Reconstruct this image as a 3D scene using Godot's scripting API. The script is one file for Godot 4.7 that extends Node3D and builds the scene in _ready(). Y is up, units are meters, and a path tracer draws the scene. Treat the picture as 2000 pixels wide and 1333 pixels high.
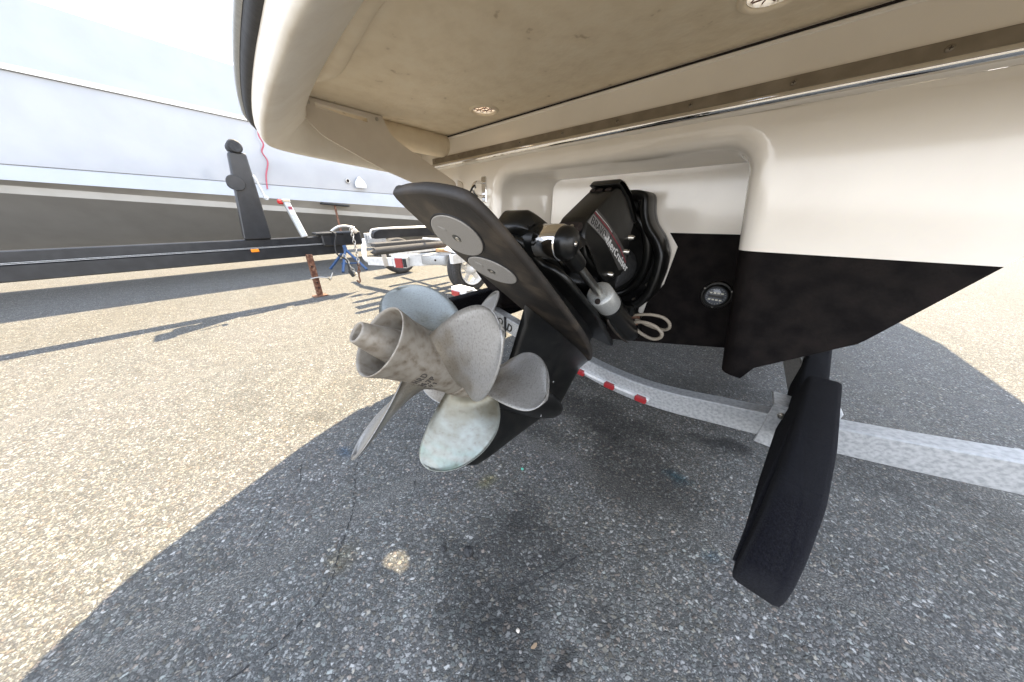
extends Node3D
# Stern of a boat on its trailer in a boat yard. World axes: x = boat's starboard, y = up, z = aft. Metres.

var M := {}
var rng := RandomNumberGenerator.new()

# ---------------------------------------------------------------- naming
func root_of(called: String, label: String, category: String, at := Vector3.ZERO, group := "") -> Node3D:
	var o := Node3D.new()
	o.name = called
	add_child(o, true)
	o.position = at
	tag(o, label, category, group)
	return o

func tag(o: Node, label: String, category: String, group := "") -> void:
	o.set_meta("label", label)
	o.set_meta("category", category)
	if group != "":
		o.set_meta("group", group)

func put(called: String, mesh: Mesh, mat: Material, parent: Node = self, xf := Transform3D.IDENTITY) -> MeshInstance3D:
	var o := MeshInstance3D.new()
	o.name = called
	o.mesh = mesh
	if mat != null:
		o.material_override = mat
	o.transform = xf
	parent.add_child(o, true)
	return o

# ---------------------------------------------------------------- mesh helpers
func begin(smooth := true) -> SurfaceTool:
	var st := SurfaceTool.new()
	st.begin(Mesh.PRIMITIVE_TRIANGLES)
	st.set_smooth_group(0 if smooth else -1)
	return st

func done(st: SurfaceTool) -> ArrayMesh:
	st.generate_normals()
	return st.commit()

func tri(st: SurfaceTool, a: Vector3, b: Vector3, c: Vector3) -> void:
	st.add_vertex(a); st.add_vertex(b); st.add_vertex(c)

func quad(st: SurfaceTool, a: Vector3, b: Vector3, c: Vector3, d: Vector3) -> void:
	tri(st, a, b, c); tri(st, a, c, d)

func basis_along(dir: Vector3) -> Basis:        # z axis along dir
	var z := dir.normalized()
	var h := Vector3.UP if absf(z.y) < 0.95 else Vector3.RIGHT
	var x := h.cross(z).normalized()
	return Basis(x, z.cross(x), z)

func rings(st: SurfaceTool, rows: Array, closed := true, cap0 := true, cap1 := true) -> void:
	for i in rows.size() - 1:
		var a: PackedVector3Array = rows[i]
		var b: PackedVector3Array = rows[i + 1]
		var n := a.size()
		for k in (n if closed else n - 1):
			quad(st, a[k], b[k], b[(k + 1) % n], a[(k + 1) % n])
	if cap0: fan(st, rows[0], false)
	if cap1: fan(st, rows[rows.size() - 1], true)

func fan(st: SurfaceTool, ring: PackedVector3Array, flip: bool) -> void:
	var c := Vector3.ZERO
	for p in ring: c += p
	c /= ring.size()
	st.set_smooth_group(-1)
	for k in ring.size():
		var p := ring[k]
		var q := ring[(k + 1) % ring.size()]
		if flip: tri(st, c, q, p)
		else: tri(st, c, p, q)
	st.set_smooth_group(0)

func circle(c: Vector3, b: Basis, r: float, sides: int) -> PackedVector3Array:
	var out := PackedVector3Array()
	for k in sides:
		var t := TAU * k / sides
		out.append(c + b.x * cos(t) * r + b.y * sin(t) * r)
	return out

# profile = [Vector2(along z, radius)], lathed round the z axis of b
func lathe_on(st: SurfaceTool, profile: Array, at: Vector3, b: Basis, sides := 32, caps := true) -> void:
	var rows := []
	for p in profile:
		rows.append(circle(at + b.z * p.x, b, maxf(p.y, 0.0002), sides))
	rings(st, rows, true, caps, caps)

func lathe(profile: Array, at := Vector3.ZERO, b := Basis.IDENTITY, sides := 32, caps := true) -> ArrayMesh:
	var st := begin()
	lathe_on(st, profile, at, b, sides, caps)
	return done(st)

# a round bar with crisp, slightly chamfered ends
func rod(a: Vector3, c: Vector3, r: float, sides := 20, ch := 0.15) -> ArrayMesh:
	var st := begin()
	rod_on(st, a, c, r, sides, ch)
	return done(st)

func rod_on(st: SurfaceTool, a: Vector3, c: Vector3, r: float, sides := 20, ch := 0.15) -> void:
	var l := (c - a).length()
	var e := minf(r * ch, l * 0.3)
	lathe_on(st, [Vector2(0, r - e), Vector2(e, r), Vector2(e * 1.01, r), Vector2(l - e * 1.01, r), Vector2(l - e, r), Vector2(l, r - e)], a, basis_along(c - a), sides)

func smooth_path(pts: Array, per := 8) -> PackedVector3Array:
	var out := PackedVector3Array()
	var n := pts.size()
	for i in n - 1:
		var p0: Vector3 = pts[maxi(i - 1, 0)]
		var p3: Vector3 = pts[mini(i + 2, n - 1)]
		for k in per:
			out.append(pts[i].cubic_interpolate(pts[i + 1], p0, p3, float(k) / per))
	out.append(pts[n - 1])
	return out

func tube_on(st: SurfaceTool, path: PackedVector3Array, r: float, sides := 10) -> void:
	var rows := []
	var up := Vector3.ZERO
	for i in path.size():
		var d := (path[mini(i + 1, path.size() - 1)] - path[maxi(i - 1, 0)]).normalized()
		if i == 0: up = basis_along(d).y
		up = (up - d * up.dot(d)).normalized()
		rows.append(circle(path[i], Basis(up.cross(d), up, d), r, sides))
	rings(st, rows)

func tube(pts: Array, r: float, sides := 10, per := 8) -> ArrayMesh:
	var st := begin()
	tube_on(st, smooth_path(pts, per), r, sides)
	return done(st)

# box with chamfered edges
func box_on(st: SurfaceTool, c: Vector3, s: Vector3, ch := 0.003, b := Basis.IDENTITY) -> void:
	var h := s / 2
	ch = minf(ch, minf(h.x, minf(h.y, h.z)) * 0.8)
	st.set_smooth_group(-1)
	var ax := [b.x, b.y, b.z]
	for i in 3:
		var j := (i + 1) % 3
		var k := (i + 2) % 3
		for sg in [-1.0, 1.0]:
			var n: Vector3 = ax[i] * sg
			var o: Vector3 = c + n * h[i]
			var u: Vector3 = ax[j] * (h[j] - ch)
			var v: Vector3 = ax[k] * (h[k] - ch)
			if sg > 0: quad(st, o - u - v, o - u + v, o + u + v, o + u - v)
			else: quad(st, o - u - v, o + u - v, o + u + v, o - u + v)
	for i in 3:                                   # edges along axis i
		var j := (i + 1) % 3
		var k := (i + 2) % 3
		for sj in [-1.0, 1.0]:
			for sk in [-1.0, 1.0]:
				var e: Vector3 = ax[i] * (h[i] - ch)
				var p: Vector3 = c + ax[j] * sj * h[j] + ax[k] * sk * (h[k] - ch)
				var q: Vector3 = c + ax[j] * sj * (h[j] - ch) + ax[k] * sk * h[k]
				if sj * sk > 0: quad(st, p - e, q - e, q + e, p + e)
				else: quad(st, p - e, p + e, q + e, q - e)
	for sx in [-1.0, 1.0]:
		for sy in [-1.0, 1.0]:
			for sz in [-1.0, 1.0]:
				var X: Vector3 = b.x * sx
				var Y: Vector3 = b.y * sy
				var Z: Vector3 = b.z * sz
				var p := c + X * h.x + Y * (h.y - ch) + Z * (h.z - ch)
				var q := c + X * (h.x - ch) + Y * h.y + Z * (h.z - ch)
				var r := c + X * (h.x - ch) + Y * (h.y - ch) + Z * h.z
				if sx * sy * sz > 0: tri(st, p, r, q)
				else: tri(st, p, q, r)

func box(c: Vector3, s: Vector3, ch := 0.003, b := Basis.IDENTITY) -> ArrayMesh:
	var st := begin(false)
	box_on(st, c, s, ch, b)
	return done(st)

func bar(a: Vector3, c: Vector3, w: float, h: float, ch := 0.003) -> ArrayMesh:
	return box((a + c) / 2, Vector3(w, h, (c - a).length()), ch, basis_along(c - a))

func rounded(pts: Array, per := 4) -> PackedVector2Array:      # closed Catmull-Rom through the points
	var out := PackedVector2Array()
	var n := pts.size()
	for i in n:
		for k in per:
			out.append(pts[i].cubic_interpolate(pts[(i + 1) % n], pts[(i + n - 1) % n], pts[(i + 2) % n], float(k) / per))
	return out

# corners softened only near each point
func cornered(pts: Array, r := 0.01, per := 3) -> PackedVector2Array:
	var out := PackedVector2Array()
	var n := pts.size()
	for i in n:
		var p: Vector2 = pts[i]
		var a: Vector2 = pts[(i + n - 1) % n]
		var c: Vector2 = pts[(i + 1) % n]
		var ra := minf(r, (a - p).length() * 0.45)
		var rc := minf(r, (c - p).length() * 0.45)
		var s := p + (a - p).normalized() * ra
		var e := p + (c - p).normalized() * rc
		for k in per + 1:
			var t := float(k) / per
			out.append(s.lerp(p, t).lerp(p.lerp(e, t), t))
	return out

func inset(poly: PackedVector2Array, d: float) -> PackedVector2Array:
	var out := PackedVector2Array()
	var n := poly.size()
	var sg := 1.0 if area2(poly) > 0 else -1.0
	for i in n:
		var a := (poly[i] - poly[(i + n - 1) % n])
		var b := (poly[(i + 1) % n] - poly[i])
		var t := (a.normalized() + b.normalized())
		if t.length() < 0.001: t = b
		out.append(poly[i] + t.normalized().orthogonal() * d * -sg)
	return out

func area2(p: PackedVector2Array) -> float:
	var s := 0.0
	for i in p.size():
		s += p[i].cross(p[(i + 1) % p.size()])
	return s

# outline extruded between two height functions; f(point, side 0..1) -> Vector3
func slab_on(st: SurfaceTool, poly: PackedVector2Array, f: Callable, bevel := 0.0, thick := 0.02) -> void:
	var tris := Geometry2D.triangulate_polygon(inset(poly, bevel) if bevel > 0 else poly)
	var inn := inset(poly, bevel) if bevel > 0 else poly
	var mid := inset(poly, bevel * 0.3) if bevel > 0 else poly
	var ccw := area2(poly) > 0
	var e := bevel / thick if bevel > 0 else 0.0
	st.set_smooth_group(-1)
	for k in range(0, tris.size(), 3):
		var a := inn[tris[k]]
		var b := inn[tris[k + 1]]
		var c := inn[tris[k + 2]]
		if (b - a).cross(c - a) < 0:
			var t := b; b = c; c = t
		tri(st, f.call(a, 1.0), f.call(c, 1.0), f.call(b, 1.0))
		tri(st, f.call(a, 0.0), f.call(b, 0.0), f.call(c, 0.0))
	st.set_smooth_group(0)
	var rows := []
	var lv := [[inn, 0.0], [mid, e * 0.3], [poly, e], [poly, 1.0 - e], [mid, 1.0 - e * 0.3], [inn, 1.0]] if bevel > 0 else [[poly, 0.0], [poly, 1.0]]
	for l in lv:
		var row := PackedVector3Array()
		for p in l[0]: row.append(f.call(p, l[1]))
		if not ccw: row.reverse()
		rows.append(row)
	if bevel <= 0: st.set_smooth_group(-1)
	for i in rows.size() - 1:
		var a: PackedVector3Array = rows[i]
		var b: PackedVector3Array = rows[i + 1]
		var n := a.size()
		for k in n:
			quad(st, a[k], b[k], b[(k + 1) % n], a[(k + 1) % n])

func slab(poly: PackedVector2Array, f: Callable, bevel := 0.0, thick := 0.02) -> ArrayMesh:
	var st := begin()
	slab_on(st, poly, f, bevel, thick)
	return done(st)

# grid surface f(u, v) with u, v in 0..1
func sheet_on(st: SurfaceTool, f: Callable, nu: int, nv: int) -> void:
	for i in nu:
		for j in nv:
			var u0 := float(i) / nu
			var u1 := float(i + 1) / nu
			var v0 := float(j) / nv
			var v1 := float(j + 1) / nv
			quad(st, f.call(u0, v0), f.call(u0, v1), f.call(u1, v1), f.call(u1, v0))

# lettering bent onto a surface: place(Vector3 in text units of metres) -> Vector3
func lettering(text: String, size: float, place: Callable, depth := 0.0008, font := "Droid Sans", weight := 700) -> ArrayMesh:
	var t := TextMesh.new()
	var sf := SystemFont.new()
	sf.font_names = PackedStringArray([font])
	sf.font_weight = weight
	t.font = sf
	t.text = text
	t.font_size = 64
	t.pixel_size = size / 46.0
	t.depth = depth
	t.curve_step = 2.0
	var arr := t.get_mesh_arrays()
	var vs: PackedVector3Array = arr[Mesh.ARRAY_VERTEX]
	var ix = arr[Mesh.ARRAY_INDEX]
	var st := begin(false)
	if ix == null or ix.size() == 0:
		for v in vs: st.add_vertex(place.call(v))
	else:
		for i in ix: st.add_vertex(place.call(vs[i]))
	return done(st)

# ---------------------------------------------------------------- materials
func lin(r: float, g: float, b: float) -> Color:
	return Color(r, g, b).linear_to_srgb()

func noise(freq: float, kind := FastNoiseLite.TYPE_SIMPLEX_SMOOTH, oct := 4, sd := 1) -> FastNoiseLite:
	var n := FastNoiseLite.new()
	n.noise_type = kind
	n.frequency = freq
	n.fractal_octaves = oct
	n.fractal_type = FastNoiseLite.FRACTAL_FBM if oct > 1 else FastNoiseLite.FRACTAL_NONE
	n.seed = sd
	return n

func noise_tex(n: FastNoiseLite, stops: Array, size := 512) -> NoiseTexture2D:
	var t := NoiseTexture2D.new()
	t.width = size
	t.height = size
	t.seamless = true
	t.noise = n
	if stops.size() > 0:
		var g := Gradient.new()
		var offs := PackedFloat32Array()
		var cols := PackedColorArray()
		for s in stops:
			offs.append(s[0]); cols.append(s[1])
		g.offsets = offs
		g.colors = cols
		t.color_ramp = g
	return t

# procedural paint, metal or plastic: colour noise (triplanar) + fine relief
func mat(stops: Array, rough: float, metal := 0.0, tile := 0.5, freq := 0.012, sd := 1, bump := 0.0, bump_freq := 0.08, oct := 5) -> StandardMaterial3D:
	var m := StandardMaterial3D.new()
	if stops.size() == 1:
		m.albedo_color = stops[0]
	else:
		var st := []
		for i in stops.size():
			if stops[i] is Array: st.append(stops[i])
			else: st.append([0.22 + 0.56 * i / (stops.size() - 1), stops[i]])
		m.albedo_texture = noise_tex(noise(freq, FastNoiseLite.TYPE_SIMPLEX_SMOOTH, oct, sd), st)
	m.roughness = rough
	m.metallic = metal
	m.uv1_triplanar = true
	m.uv1_scale = Vector3.ONE / tile
	if bump > 0:
		m.heightmap_enabled = true
		m.heightmap_texture = noise_tex(noise(bump_freq, FastNoiseLite.TYPE_SIMPLEX_SMOOTH, 4, sd + 50), [])
		m.heightmap_scale = bump
	return m

func materials() -> void:
	M.gelcoat = mat([lin(.79, .735, .65), lin(.82, .765, .68), lin(.84, .785, .70)], 0.16, 0, 1.2, 0.008, 3)
	M.gelcoat.clearcoat_enabled = true
	M.gelcoat.clearcoat = 0.5
	M.gelcoat.clearcoat_roughness = 0.08
	M.molded = mat([[.04, lin(.48, .38, .25)], [.13, lin(.715, .605, .44)], [.50, lin(.76, .65, .48)], [.88, lin(.785, .685, .52)]], 0.55, 0, 0.8, 0.02, 7, 0.10, 0.05, 6)
	M.lip = mat([lin(.73, .67, .575), lin(.78, .73, .64), lin(.80, .755, .67)], 0.4, 0, 0.5, 0.008, 9, 0.05, 0.05)
	M.antifoul = mat([lin(.004, .003, .003), lin(.0075, .006, .0055), lin(.011, .0085, .0075)], 0.7, 0, 0.5, 0.012, 11, 0.05, 0.1)
	M.black = mat([lin(.0035, .0035, .0035), lin(.006, .006, .0055), lin(.011, .0105, .009)], 0.31, 0, 0.35, 0.01, 13, 0.02, 0.1)
	M.black_worn = mat([lin(.010, .0075, .0055), lin(.018, .0138, .010), lin(.030, .0225, .0155), lin(.062, .047, .032)], 0.62, 0, 0.35, 0.005, 15, 0.03, 0.09)
	M.black_frame = mat([lin(.008, .009, .011), lin(.016, .017, .020)], 0.3, 0, 0.6, 0.01, 17)
	M.rubber = mat([lin(.012, .012, .013), lin(.03, .03, .03)], 0.7, 0, 0.3, 0.02, 19, 0.03)
	M.plate_paint = mat([lin(.68, .61, .51), lin(.71, .64, .54)], 0.5, 0, 0.5, 0.01, 21)
	M.anode = mat([lin(.25, .23, .20), lin(.36, .335, .30), lin(.41, .385, .35)], 0.8, 0.0, 0.05, 0.06, 23, 0.09, 0.2)
	M.prop = mat([[.14, lin(.10, .092, .08)], [.31, lin(.205, .195, .175)], [.50, lin(.235, .225, .208)], [.76, lin(.255, .246, .23)]], 0.38, 0.4, 0.13, 0.05, 25, 0.015, 0.15, 5)
	M.prop_blue = mat([[.12, lin(.10, .10, .095)], [.30, lin(.172, .186, .18)], [.50, lin(.19, .205, .20)], [.76, lin(.205, .222, .216)]], 0.38, 0.4, 0.13, 0.05, 27, 0.015, 0.15, 5)
	M.prop_rust = mat([[.12, lin(.085, .06, .04)], [.34, lin(.165, .138, .104)], [.52, lin(.205, .178, .14)], [.76, lin(.235, .21, .172)]], 0.5, 0.15, 0.2, 0.016, 29, 0.015, 0.15, 6)
	M.patina = mat([[.10, lin(.14, .13, .105)], [.28, lin(.20, .20, .172)], [.52, lin(.215, .222, .195)], [.76, lin(.235, .25, .225)]], 0.38, 0.4, 0.2, 0.02, 31, 0.015, 0.15, 5)
	for k in ["prop", "prop_blue", "patina"]: M[k].vertex_color_use_as_albedo = true
	M.chrome = mat([lin(.80, .78, .75)], 0.06, 1.0)
	M.antifoul.metallic_specular = 0.22
	M.black.metallic_specular = 0.42
	M.steel = mat([lin(.42, .40, .36), lin(.55, .53, .49)], 0.28, 1.0, 0.1, 0.02, 33)
	M.rail_strip = mat([lin(.20, .165, .12), lin(.27, .23, .175)], 0.3, 0.4, 0.4, 0.01, 35)
	M.aluminium = mat([lin(.30, .30, .28), lin(.42, .42, .40)], 0.42, 0.5, 0.08, 0.03, 37, 0.02)
	M.galvanised = mat([lin(.31, .32, .32), lin(.40, .405, .405), lin(.47, .475, .475)], 0.46, 0.35, 0.2, 0.03, 39, 0.02)
	M.white_paint = mat([lin(.60, .60, .59), lin(.74, .74, .73)], 0.4, 0, 0.4, 0.01, 41)
	M.red_lens = mat([lin(.30, .008, .012)], 0.12)
	M.red_lens.clearcoat_enabled = true
	M.red_plastic = mat([lin(.45, .02, .02)], 0.35)
	M.amber = mat([lin(.70, .22, .02)], 0.2)
	M.carpet = mat([lin(.0015, .0015, .0025), lin(.004, .004, .0065), lin(.010, .010, .015)], 1.0, 0, 0.12, 0.06, 43, 0.5, 0.25)
	M.carpet.rim_enabled = true
	M.carpet.rim = 0.12
	M.carpet.metallic_specular = 0.1
	M.carpet_grey = mat([lin(.03, .028, .026), lin(.07, .066, .062), lin(.11, .105, .10)], 1.0, 0, 0.12, 0.06, 45, 0.4, 0.25)
	M.rust = mat([lin(.06, .022, .012), lin(.11, .042, .02), lin(.20, .12, .08)], 0.8, 0.1, 0.3, 0.012, 47, 0.05)
	M.blue_steel = mat([lin(.015, .045, .11), lin(.025, .07, .17)], 0.45, 0, 0.3, 0.02, 49)
	M.tyre = mat([lin(.022, .021, .020), lin(.06, .056, .052)], 0.85, 0, 0.2, 0.02, 51, 0.04)
	M.wood = mat([lin(.32, .17, .07), lin(.46, .28, .13)], 0.7, 0, 0.3, 0.01, 53)
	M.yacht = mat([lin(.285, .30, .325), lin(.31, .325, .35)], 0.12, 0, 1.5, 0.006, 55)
	M.yacht.clearcoat_enabled = true
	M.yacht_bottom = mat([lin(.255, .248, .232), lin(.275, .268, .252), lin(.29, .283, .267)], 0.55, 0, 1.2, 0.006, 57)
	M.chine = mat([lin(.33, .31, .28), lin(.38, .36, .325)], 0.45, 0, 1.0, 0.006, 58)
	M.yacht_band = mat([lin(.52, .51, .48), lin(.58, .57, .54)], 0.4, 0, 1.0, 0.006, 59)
	M.hose = mat([lin(.20, .165, .12), lin(.42, .365, .29)], 0.55, 0, 0.05, 0.05, 61, 0.03)
	M.white_print = mat([lin(.55, .545, .53)], 0.5)
	M.grey_print = mat([lin(.16, .155, .15)], 0.35)
	M.stamp = mat([lin(.05, .042, .034)], 0.7)
	M.dark_print = mat([lin(.012, .012, .012)], 0.4)
	M.maroon_print = mat([lin(.22, .02, .035)], 0.35)
	M.sticker = mat([lin(.045, .043, .04), lin(.06, .057, .053)], 0.3, 0, 0.1, 0.02, 63)
	M.lens_glass = mat([lin(.10, .11, .125), lin(.16, .17, .19)], 0.08, 0, 0.05, 0.03, 65)
	M.led = mat([lin(.78, .76, .66)], 0.25)
	M.rope = mat([lin(.32, .03, .06), lin(.5, .2, .22)], 0.8, 0, 0.03, 0.05, 67)
	M.webbing = mat([lin(.05, .03, .02), lin(.36, .22, .09)], 0.85, 0, 0.035, 0.04, 69, 0.05)
	M.tar = mat([lin(.010, .010, .011), lin(.03, .03, .03)], 0.5, 0, 0.04, 0.05, 71, 0.1)
	M.pebble = mat([lin(.35, .30, .24), lin(.6, .56, .5)], 0.8, 0, 0.02, 0.05, 73)
	M.leaf = mat([lin(.22, .15, .09)], 0.8)
	M.chip_green = mat([lin(.10, .42, .30)], 0.6)
	M.crack = mat([lin(.016, .016, .016)], 0.95)
	M.dark_hole = mat([lin(.012, .006, .004)], 0.9)

# asphalt with exposed aggregate: stone colours and relief, 1.6 m square
func asphalt() -> StandardMaterial3D:
	var n := 1400                       # 1.5 m, so about 1.1 mm a pixel
	var cells := []
	for q in [[0.125, 5], [0.235, 9]]:       # large and small stones
		var cell := noise(q[0], FastNoiseLite.TYPE_CELLULAR, 1, q[1])
		cell.cellular_jitter = 1.0
		cell.cellular_return_type = FastNoiseLite.RETURN_CELL_VALUE
		cell.domain_warp_enabled = true
		cell.domain_warp_amplitude = 7.0
		cell.domain_warp_frequency = 0.09
		cell.domain_warp_fractal_octaves = 3
		var edge: FastNoiseLite = cell.duplicate()
		edge.cellular_return_type = FastNoiseLite.RETURN_DISTANCE2_SUB
		cells.append(cell.get_seamless_image(n, n, false, false, 0.06, false).get_data())
		cells.append(edge.get_seamless_image(n, n, false, false, 0.06, true).get_data())
	var grain := noise(0.33, FastNoiseLite.TYPE_SIMPLEX_SMOOTH, 3, 4)
	var broad := noise(0.010, FastNoiseLite.TYPE_SIMPLEX_SMOOTH, 5, 8)
	var a: PackedByteArray = cells[0]
	var e: PackedByteArray = cells[1]
	var s: PackedByteArray = cells[2]
	var se: PackedByteArray = cells[3]
	var g := grain.get_seamless_image(n, n, false, false, 0.08, true).get_data()
	var w := broad.get_seamless_image(n, n, false, false, 0.2, true).get_data()
	var pal := []
	var r := RandomNumberGenerator.new()
	r.seed = 77
	for i in 256:
		var v := 0.060 + 0.125 * pow(r.randf(), 1.4)
		if r.randf() < 0.10: v = 0.19 + 0.13 * r.randf()
		var tint := r.randf()
		var c := Vector3(v * 1.02, v, v * .955)
		if tint < 0.16: c *= Vector3(1.07, 1.0, 0.88)
		elif tint < 0.30: c *= Vector3(0.94, 1.0, 0.99)
		elif tint < 0.36: c *= Vector3(1.1, 0.94, 0.84)
		pal.append(c)
	var curve := PackedByteArray()
	curve.resize(1025)
	for i in 1025:
		curve[i] = int(255.0 * lin(i / 1024.0, 0, 0).r)
	var col := PackedByteArray()
	col.resize(n * n * 3)
	var hgt := PackedByteArray()
	hgt.resize(n * n)
	for i in n * n:
		var gr := 0.62 + 0.76 * g[i] / 255.0
		var sv := s[i]
		var small := clampf((se[i] / 255.0 - 0.06) * 3.4, 0.0, 1.0)
		var c: Vector3 = Vector3(0.046, 0.0455, 0.044).lerp(pal[(sv * 13) % 256], small * .85)
		var h := 0.15 + 0.25 * small
		var cv := a[i]
		if (cv * 7) % 256 > 118 + (w[i] - 128) / 3:
			var large := clampf((e[i] / 255.0 - 0.09) * 4.2, 0.0, 1.0)
			c = c.lerp(pal[cv] * (0.86 + .28 * e[i] / 255.0), large)
			h = lerpf(h, 0.5 + 0.3 * ((cv * 31) % 256) / 255.0, large)
		c = (c * (gr * (0.86 + .28 * w[i] / 255.0))).clamp(Vector3.ZERO, Vector3.ONE)
		col[i * 3] = curve[int(c.x * 1024)]
		col[i * 3 + 1] = curve[int(c.y * 1024)]
		col[i * 3 + 2] = curve[int(c.z * 1024)]
		hgt[i] = int(255.0 * clampf(h + 0.12 * (gr - 1.0), 0, 1))
	var m := StandardMaterial3D.new()
	m.albedo_texture = ImageTexture.create_from_image(Image.create_from_data(n, n, false, Image.FORMAT_RGB8, col))
	m.heightmap_enabled = true
	m.heightmap_texture = ImageTexture.create_from_image(Image.create_from_data(n, n, false, Image.FORMAT_L8, hgt))
	m.heightmap_scale = 0.35
	m.roughness = 0.8
	m.metallic_specular = 0.35
	m.vertex_color_use_as_albedo = true
	return m

# ---------------------------------------------------------------- ground
func axis_steps(lo: float, hi: float, step: float, far: float) -> PackedFloat32Array:
	var a := PackedFloat32Array()
	var v := lo
	var d := step
	var left := []
	while v > -far:
		d *= 1.35
		v -= d
		left.append(v)
	left.reverse()
	for q in left: a.append(q)
	v = lo
	while v < hi:
		a.append(v); v += step
	d = step
	while v < far:
		a.append(v)
		d *= 1.35
		v += d
	a.append(far)
	return a

func build_ground() -> void:
	var xs := axis_steps(-2.2, 1.4, 0.03, 400.0)
	var zs := axis_steps(-2.0, 0.9, 0.03, 400.0)
	var wear := noise(0.9, FastNoiseLite.TYPE_SIMPLEX_SMOOTH, 5, 21)
	var fine := noise(9.0, FastNoiseLite.TYPE_SIMPLEX_SMOOTH, 4, 22)
	# oil and damp: x, z, radius x, radius z, darkening
	var spots := [[-0.24, -0.26, .17, .20, .40], [-0.17, -0.15, .13, .10, .28], [-0.32, -0.98, .30, .12, .55], [-0.06, -0.78, .22, .16, .38],
		[0.19, -1.17, .07, .05, .75], [0.09, -1.13, .05, .035, .6], [0.00, -0.33, .05, .04, .30], [-0.046, -0.214, .018, .026, .75], [-0.30, -0.36, .05, .05, .35],
		[-0.9, -1.3, .35, .3, .25], [0.3, -1.5, .6, .3, .35], [-0.55, -0.72, .25, .07, .35], [-1.7, 0.1, .12, .07, .12], [-1.45, -0.35, .1, .08, .12], [-1.3, -0.1, .09, .06, .15]]
	var paint := [[0.05, -0.856, .035, .03, Color(.35, .75, 1.0)], [0.178, -0.642, .03, .012, Color(.3, .7, 1.0)], [0.05, -0.25, .03, .03, Color(1.5, 1.5, 1.55)],
		[-0.46, -0.40, .02, .03, Color(1.15, .95, .6)], [-0.397, -0.515, .006, .006, Color(.3, 2.2, 1.6)], [-0.60, 0.03, .03, .03, Color(1.12, 1.0, .8)], [-0.98, -0.12, .05, .02, Color(.55, .75, 1.35)]]
	var verts := PackedVector3Array()
	var uvs := PackedVector2Array()
	var cols := PackedColorArray()
	var nor := PackedVector3Array()
	for z in zs:
		for x in xs:
			verts.append(Vector3(x, 0, z))
			uvs.append(Vector2(x + .12 * sin(z * 1.7), z + .12 * sin(x * 1.3)) / 1.5)
			nor.append(Vector3.UP)
			var k := 1.0 + 0.16 * wear.get_noise_2d(x, z) + 0.10 * fine.get_noise_2d(x, z)
			var c := Color(k, k, k)
			var wob := 1.0 + 0.35 * fine.get_noise_2d(x * 1.3 + 7, z * 1.3) + 0.4 * wear.get_noise_2d(x * 4, z * 4 + 3)
			for s in spots:
				var q := Vector2((x - s[0]) / s[2], (z - s[1]) / s[3]).length() * wob
				c *= 1.0 - s[4] * (1.0 - smoothstep(0.55, 1.25, q))
			for s in paint:
				var q := Vector2((x - s[0]) / s[2], (z - s[1]) / s[3]).length() * wob
				c = c.lerp(c * s[4], 1.0 - smoothstep(0.6, 1.1, q))
			c *= Color(1.03, 1.0, 0.93).lerp(Color(0.97, 1.0, 1.02), 0.5 + 0.5 * wear.get_noise_2d(x + 30, z))
			c.a = 1.0
			cols.append(c)
	var idx := PackedInt32Array()
	var nx := xs.size()
	for j in zs.size() - 1:
		for i in nx - 1:
			var p := j * nx + i
			idx.append_array(PackedInt32Array([p, p + 1, p + nx, p + 1, p + nx + 1, p + nx]))
	var arr := []
	arr.resize(Mesh.ARRAY_MAX)
	arr[Mesh.ARRAY_VERTEX] = verts
	arr[Mesh.ARRAY_NORMAL] = nor
	arr[Mesh.ARRAY_TEX_UV] = uvs
	arr[Mesh.ARRAY_COLOR] = cols
	arr[Mesh.ARRAY_INDEX] = idx
	var am := ArrayMesh.new()
	am.add_surface_from_arrays(Mesh.PRIMITIVE_TRIANGLES, arr)
	var g := put("ground", am, asphalt())
	g.set_meta("kind", "structure")
	g.set_meta("label", "worn grey asphalt with exposed stones, oil stains and cracks")
	# hairline cracks, a few millimetres wide
	var lines := [
		[Vector2(-1.02, -.30), Vector2(-.90, -.13), Vector2(-.80, -.08), Vector2(-.71, -.04), Vector2(-.63, .02), Vector2(-.556, .074), Vector2(-.53, .16), Vector2(-.55, .30)],
		[Vector2(-.10, -.42), Vector2(-.159, -.30), Vector2(-.19, -.25), Vector2(-.185, -.176), Vector2(-.215, -.13), Vector2(-.18, -.09), Vector2(-.19, -.02), Vector2(-.17, .1)],
		[Vector2(-1.05, .02), Vector2(-.95, .05), Vector2(-.93, .12), Vector2(-.84, .17), Vector2(-.80, .28)],
		[Vector2(-1.03, -.62), Vector2(-.86, -.52), Vector2(-.74, -.40), Vector2(-.70, -.28), Vector2(-.62, -.20)]]
	var wd := [.0021, .0019, .0014, .0017]
	for li in lines.size():
		var pts := []
		for q in lines[li]: pts.append(Vector3(q.x, 0.0025, q.y))
		var path := smooth_path(pts, 14)
		var st := begin()
		for i in path.size() - 1:
			for e in (1 if fine.get_noise_2d(i * 1.3 + 40, li * 11) > -.12 else 0):
				var a := path[i]
				var b := path[i + 1]
				var ja := 0.006 * fine.get_noise_2d(i * 2.1, li * 9)
				var jb := 0.006 * fine.get_noise_2d((i + 1) * 2.1, li * 9)
				var t := (b - a).normalized()
				var s := Vector3(-t.z, 0, t.x)
				var wa: float = wd[li] * (0.5 + 0.9 * absf(fine.get_noise_2d(i * .7, li * 5 + 3)))
				var wb: float = wd[li] * (0.5 + 0.9 * absf(fine.get_noise_2d((i + 1) * .7, li * 5 + 3)))
				quad(st, a + s * (ja - wa), a + s * (ja + wa), b + s * (jb + wb), b + s * (jb - wb))
		put("crack", done(st), M.crack, g)

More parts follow.
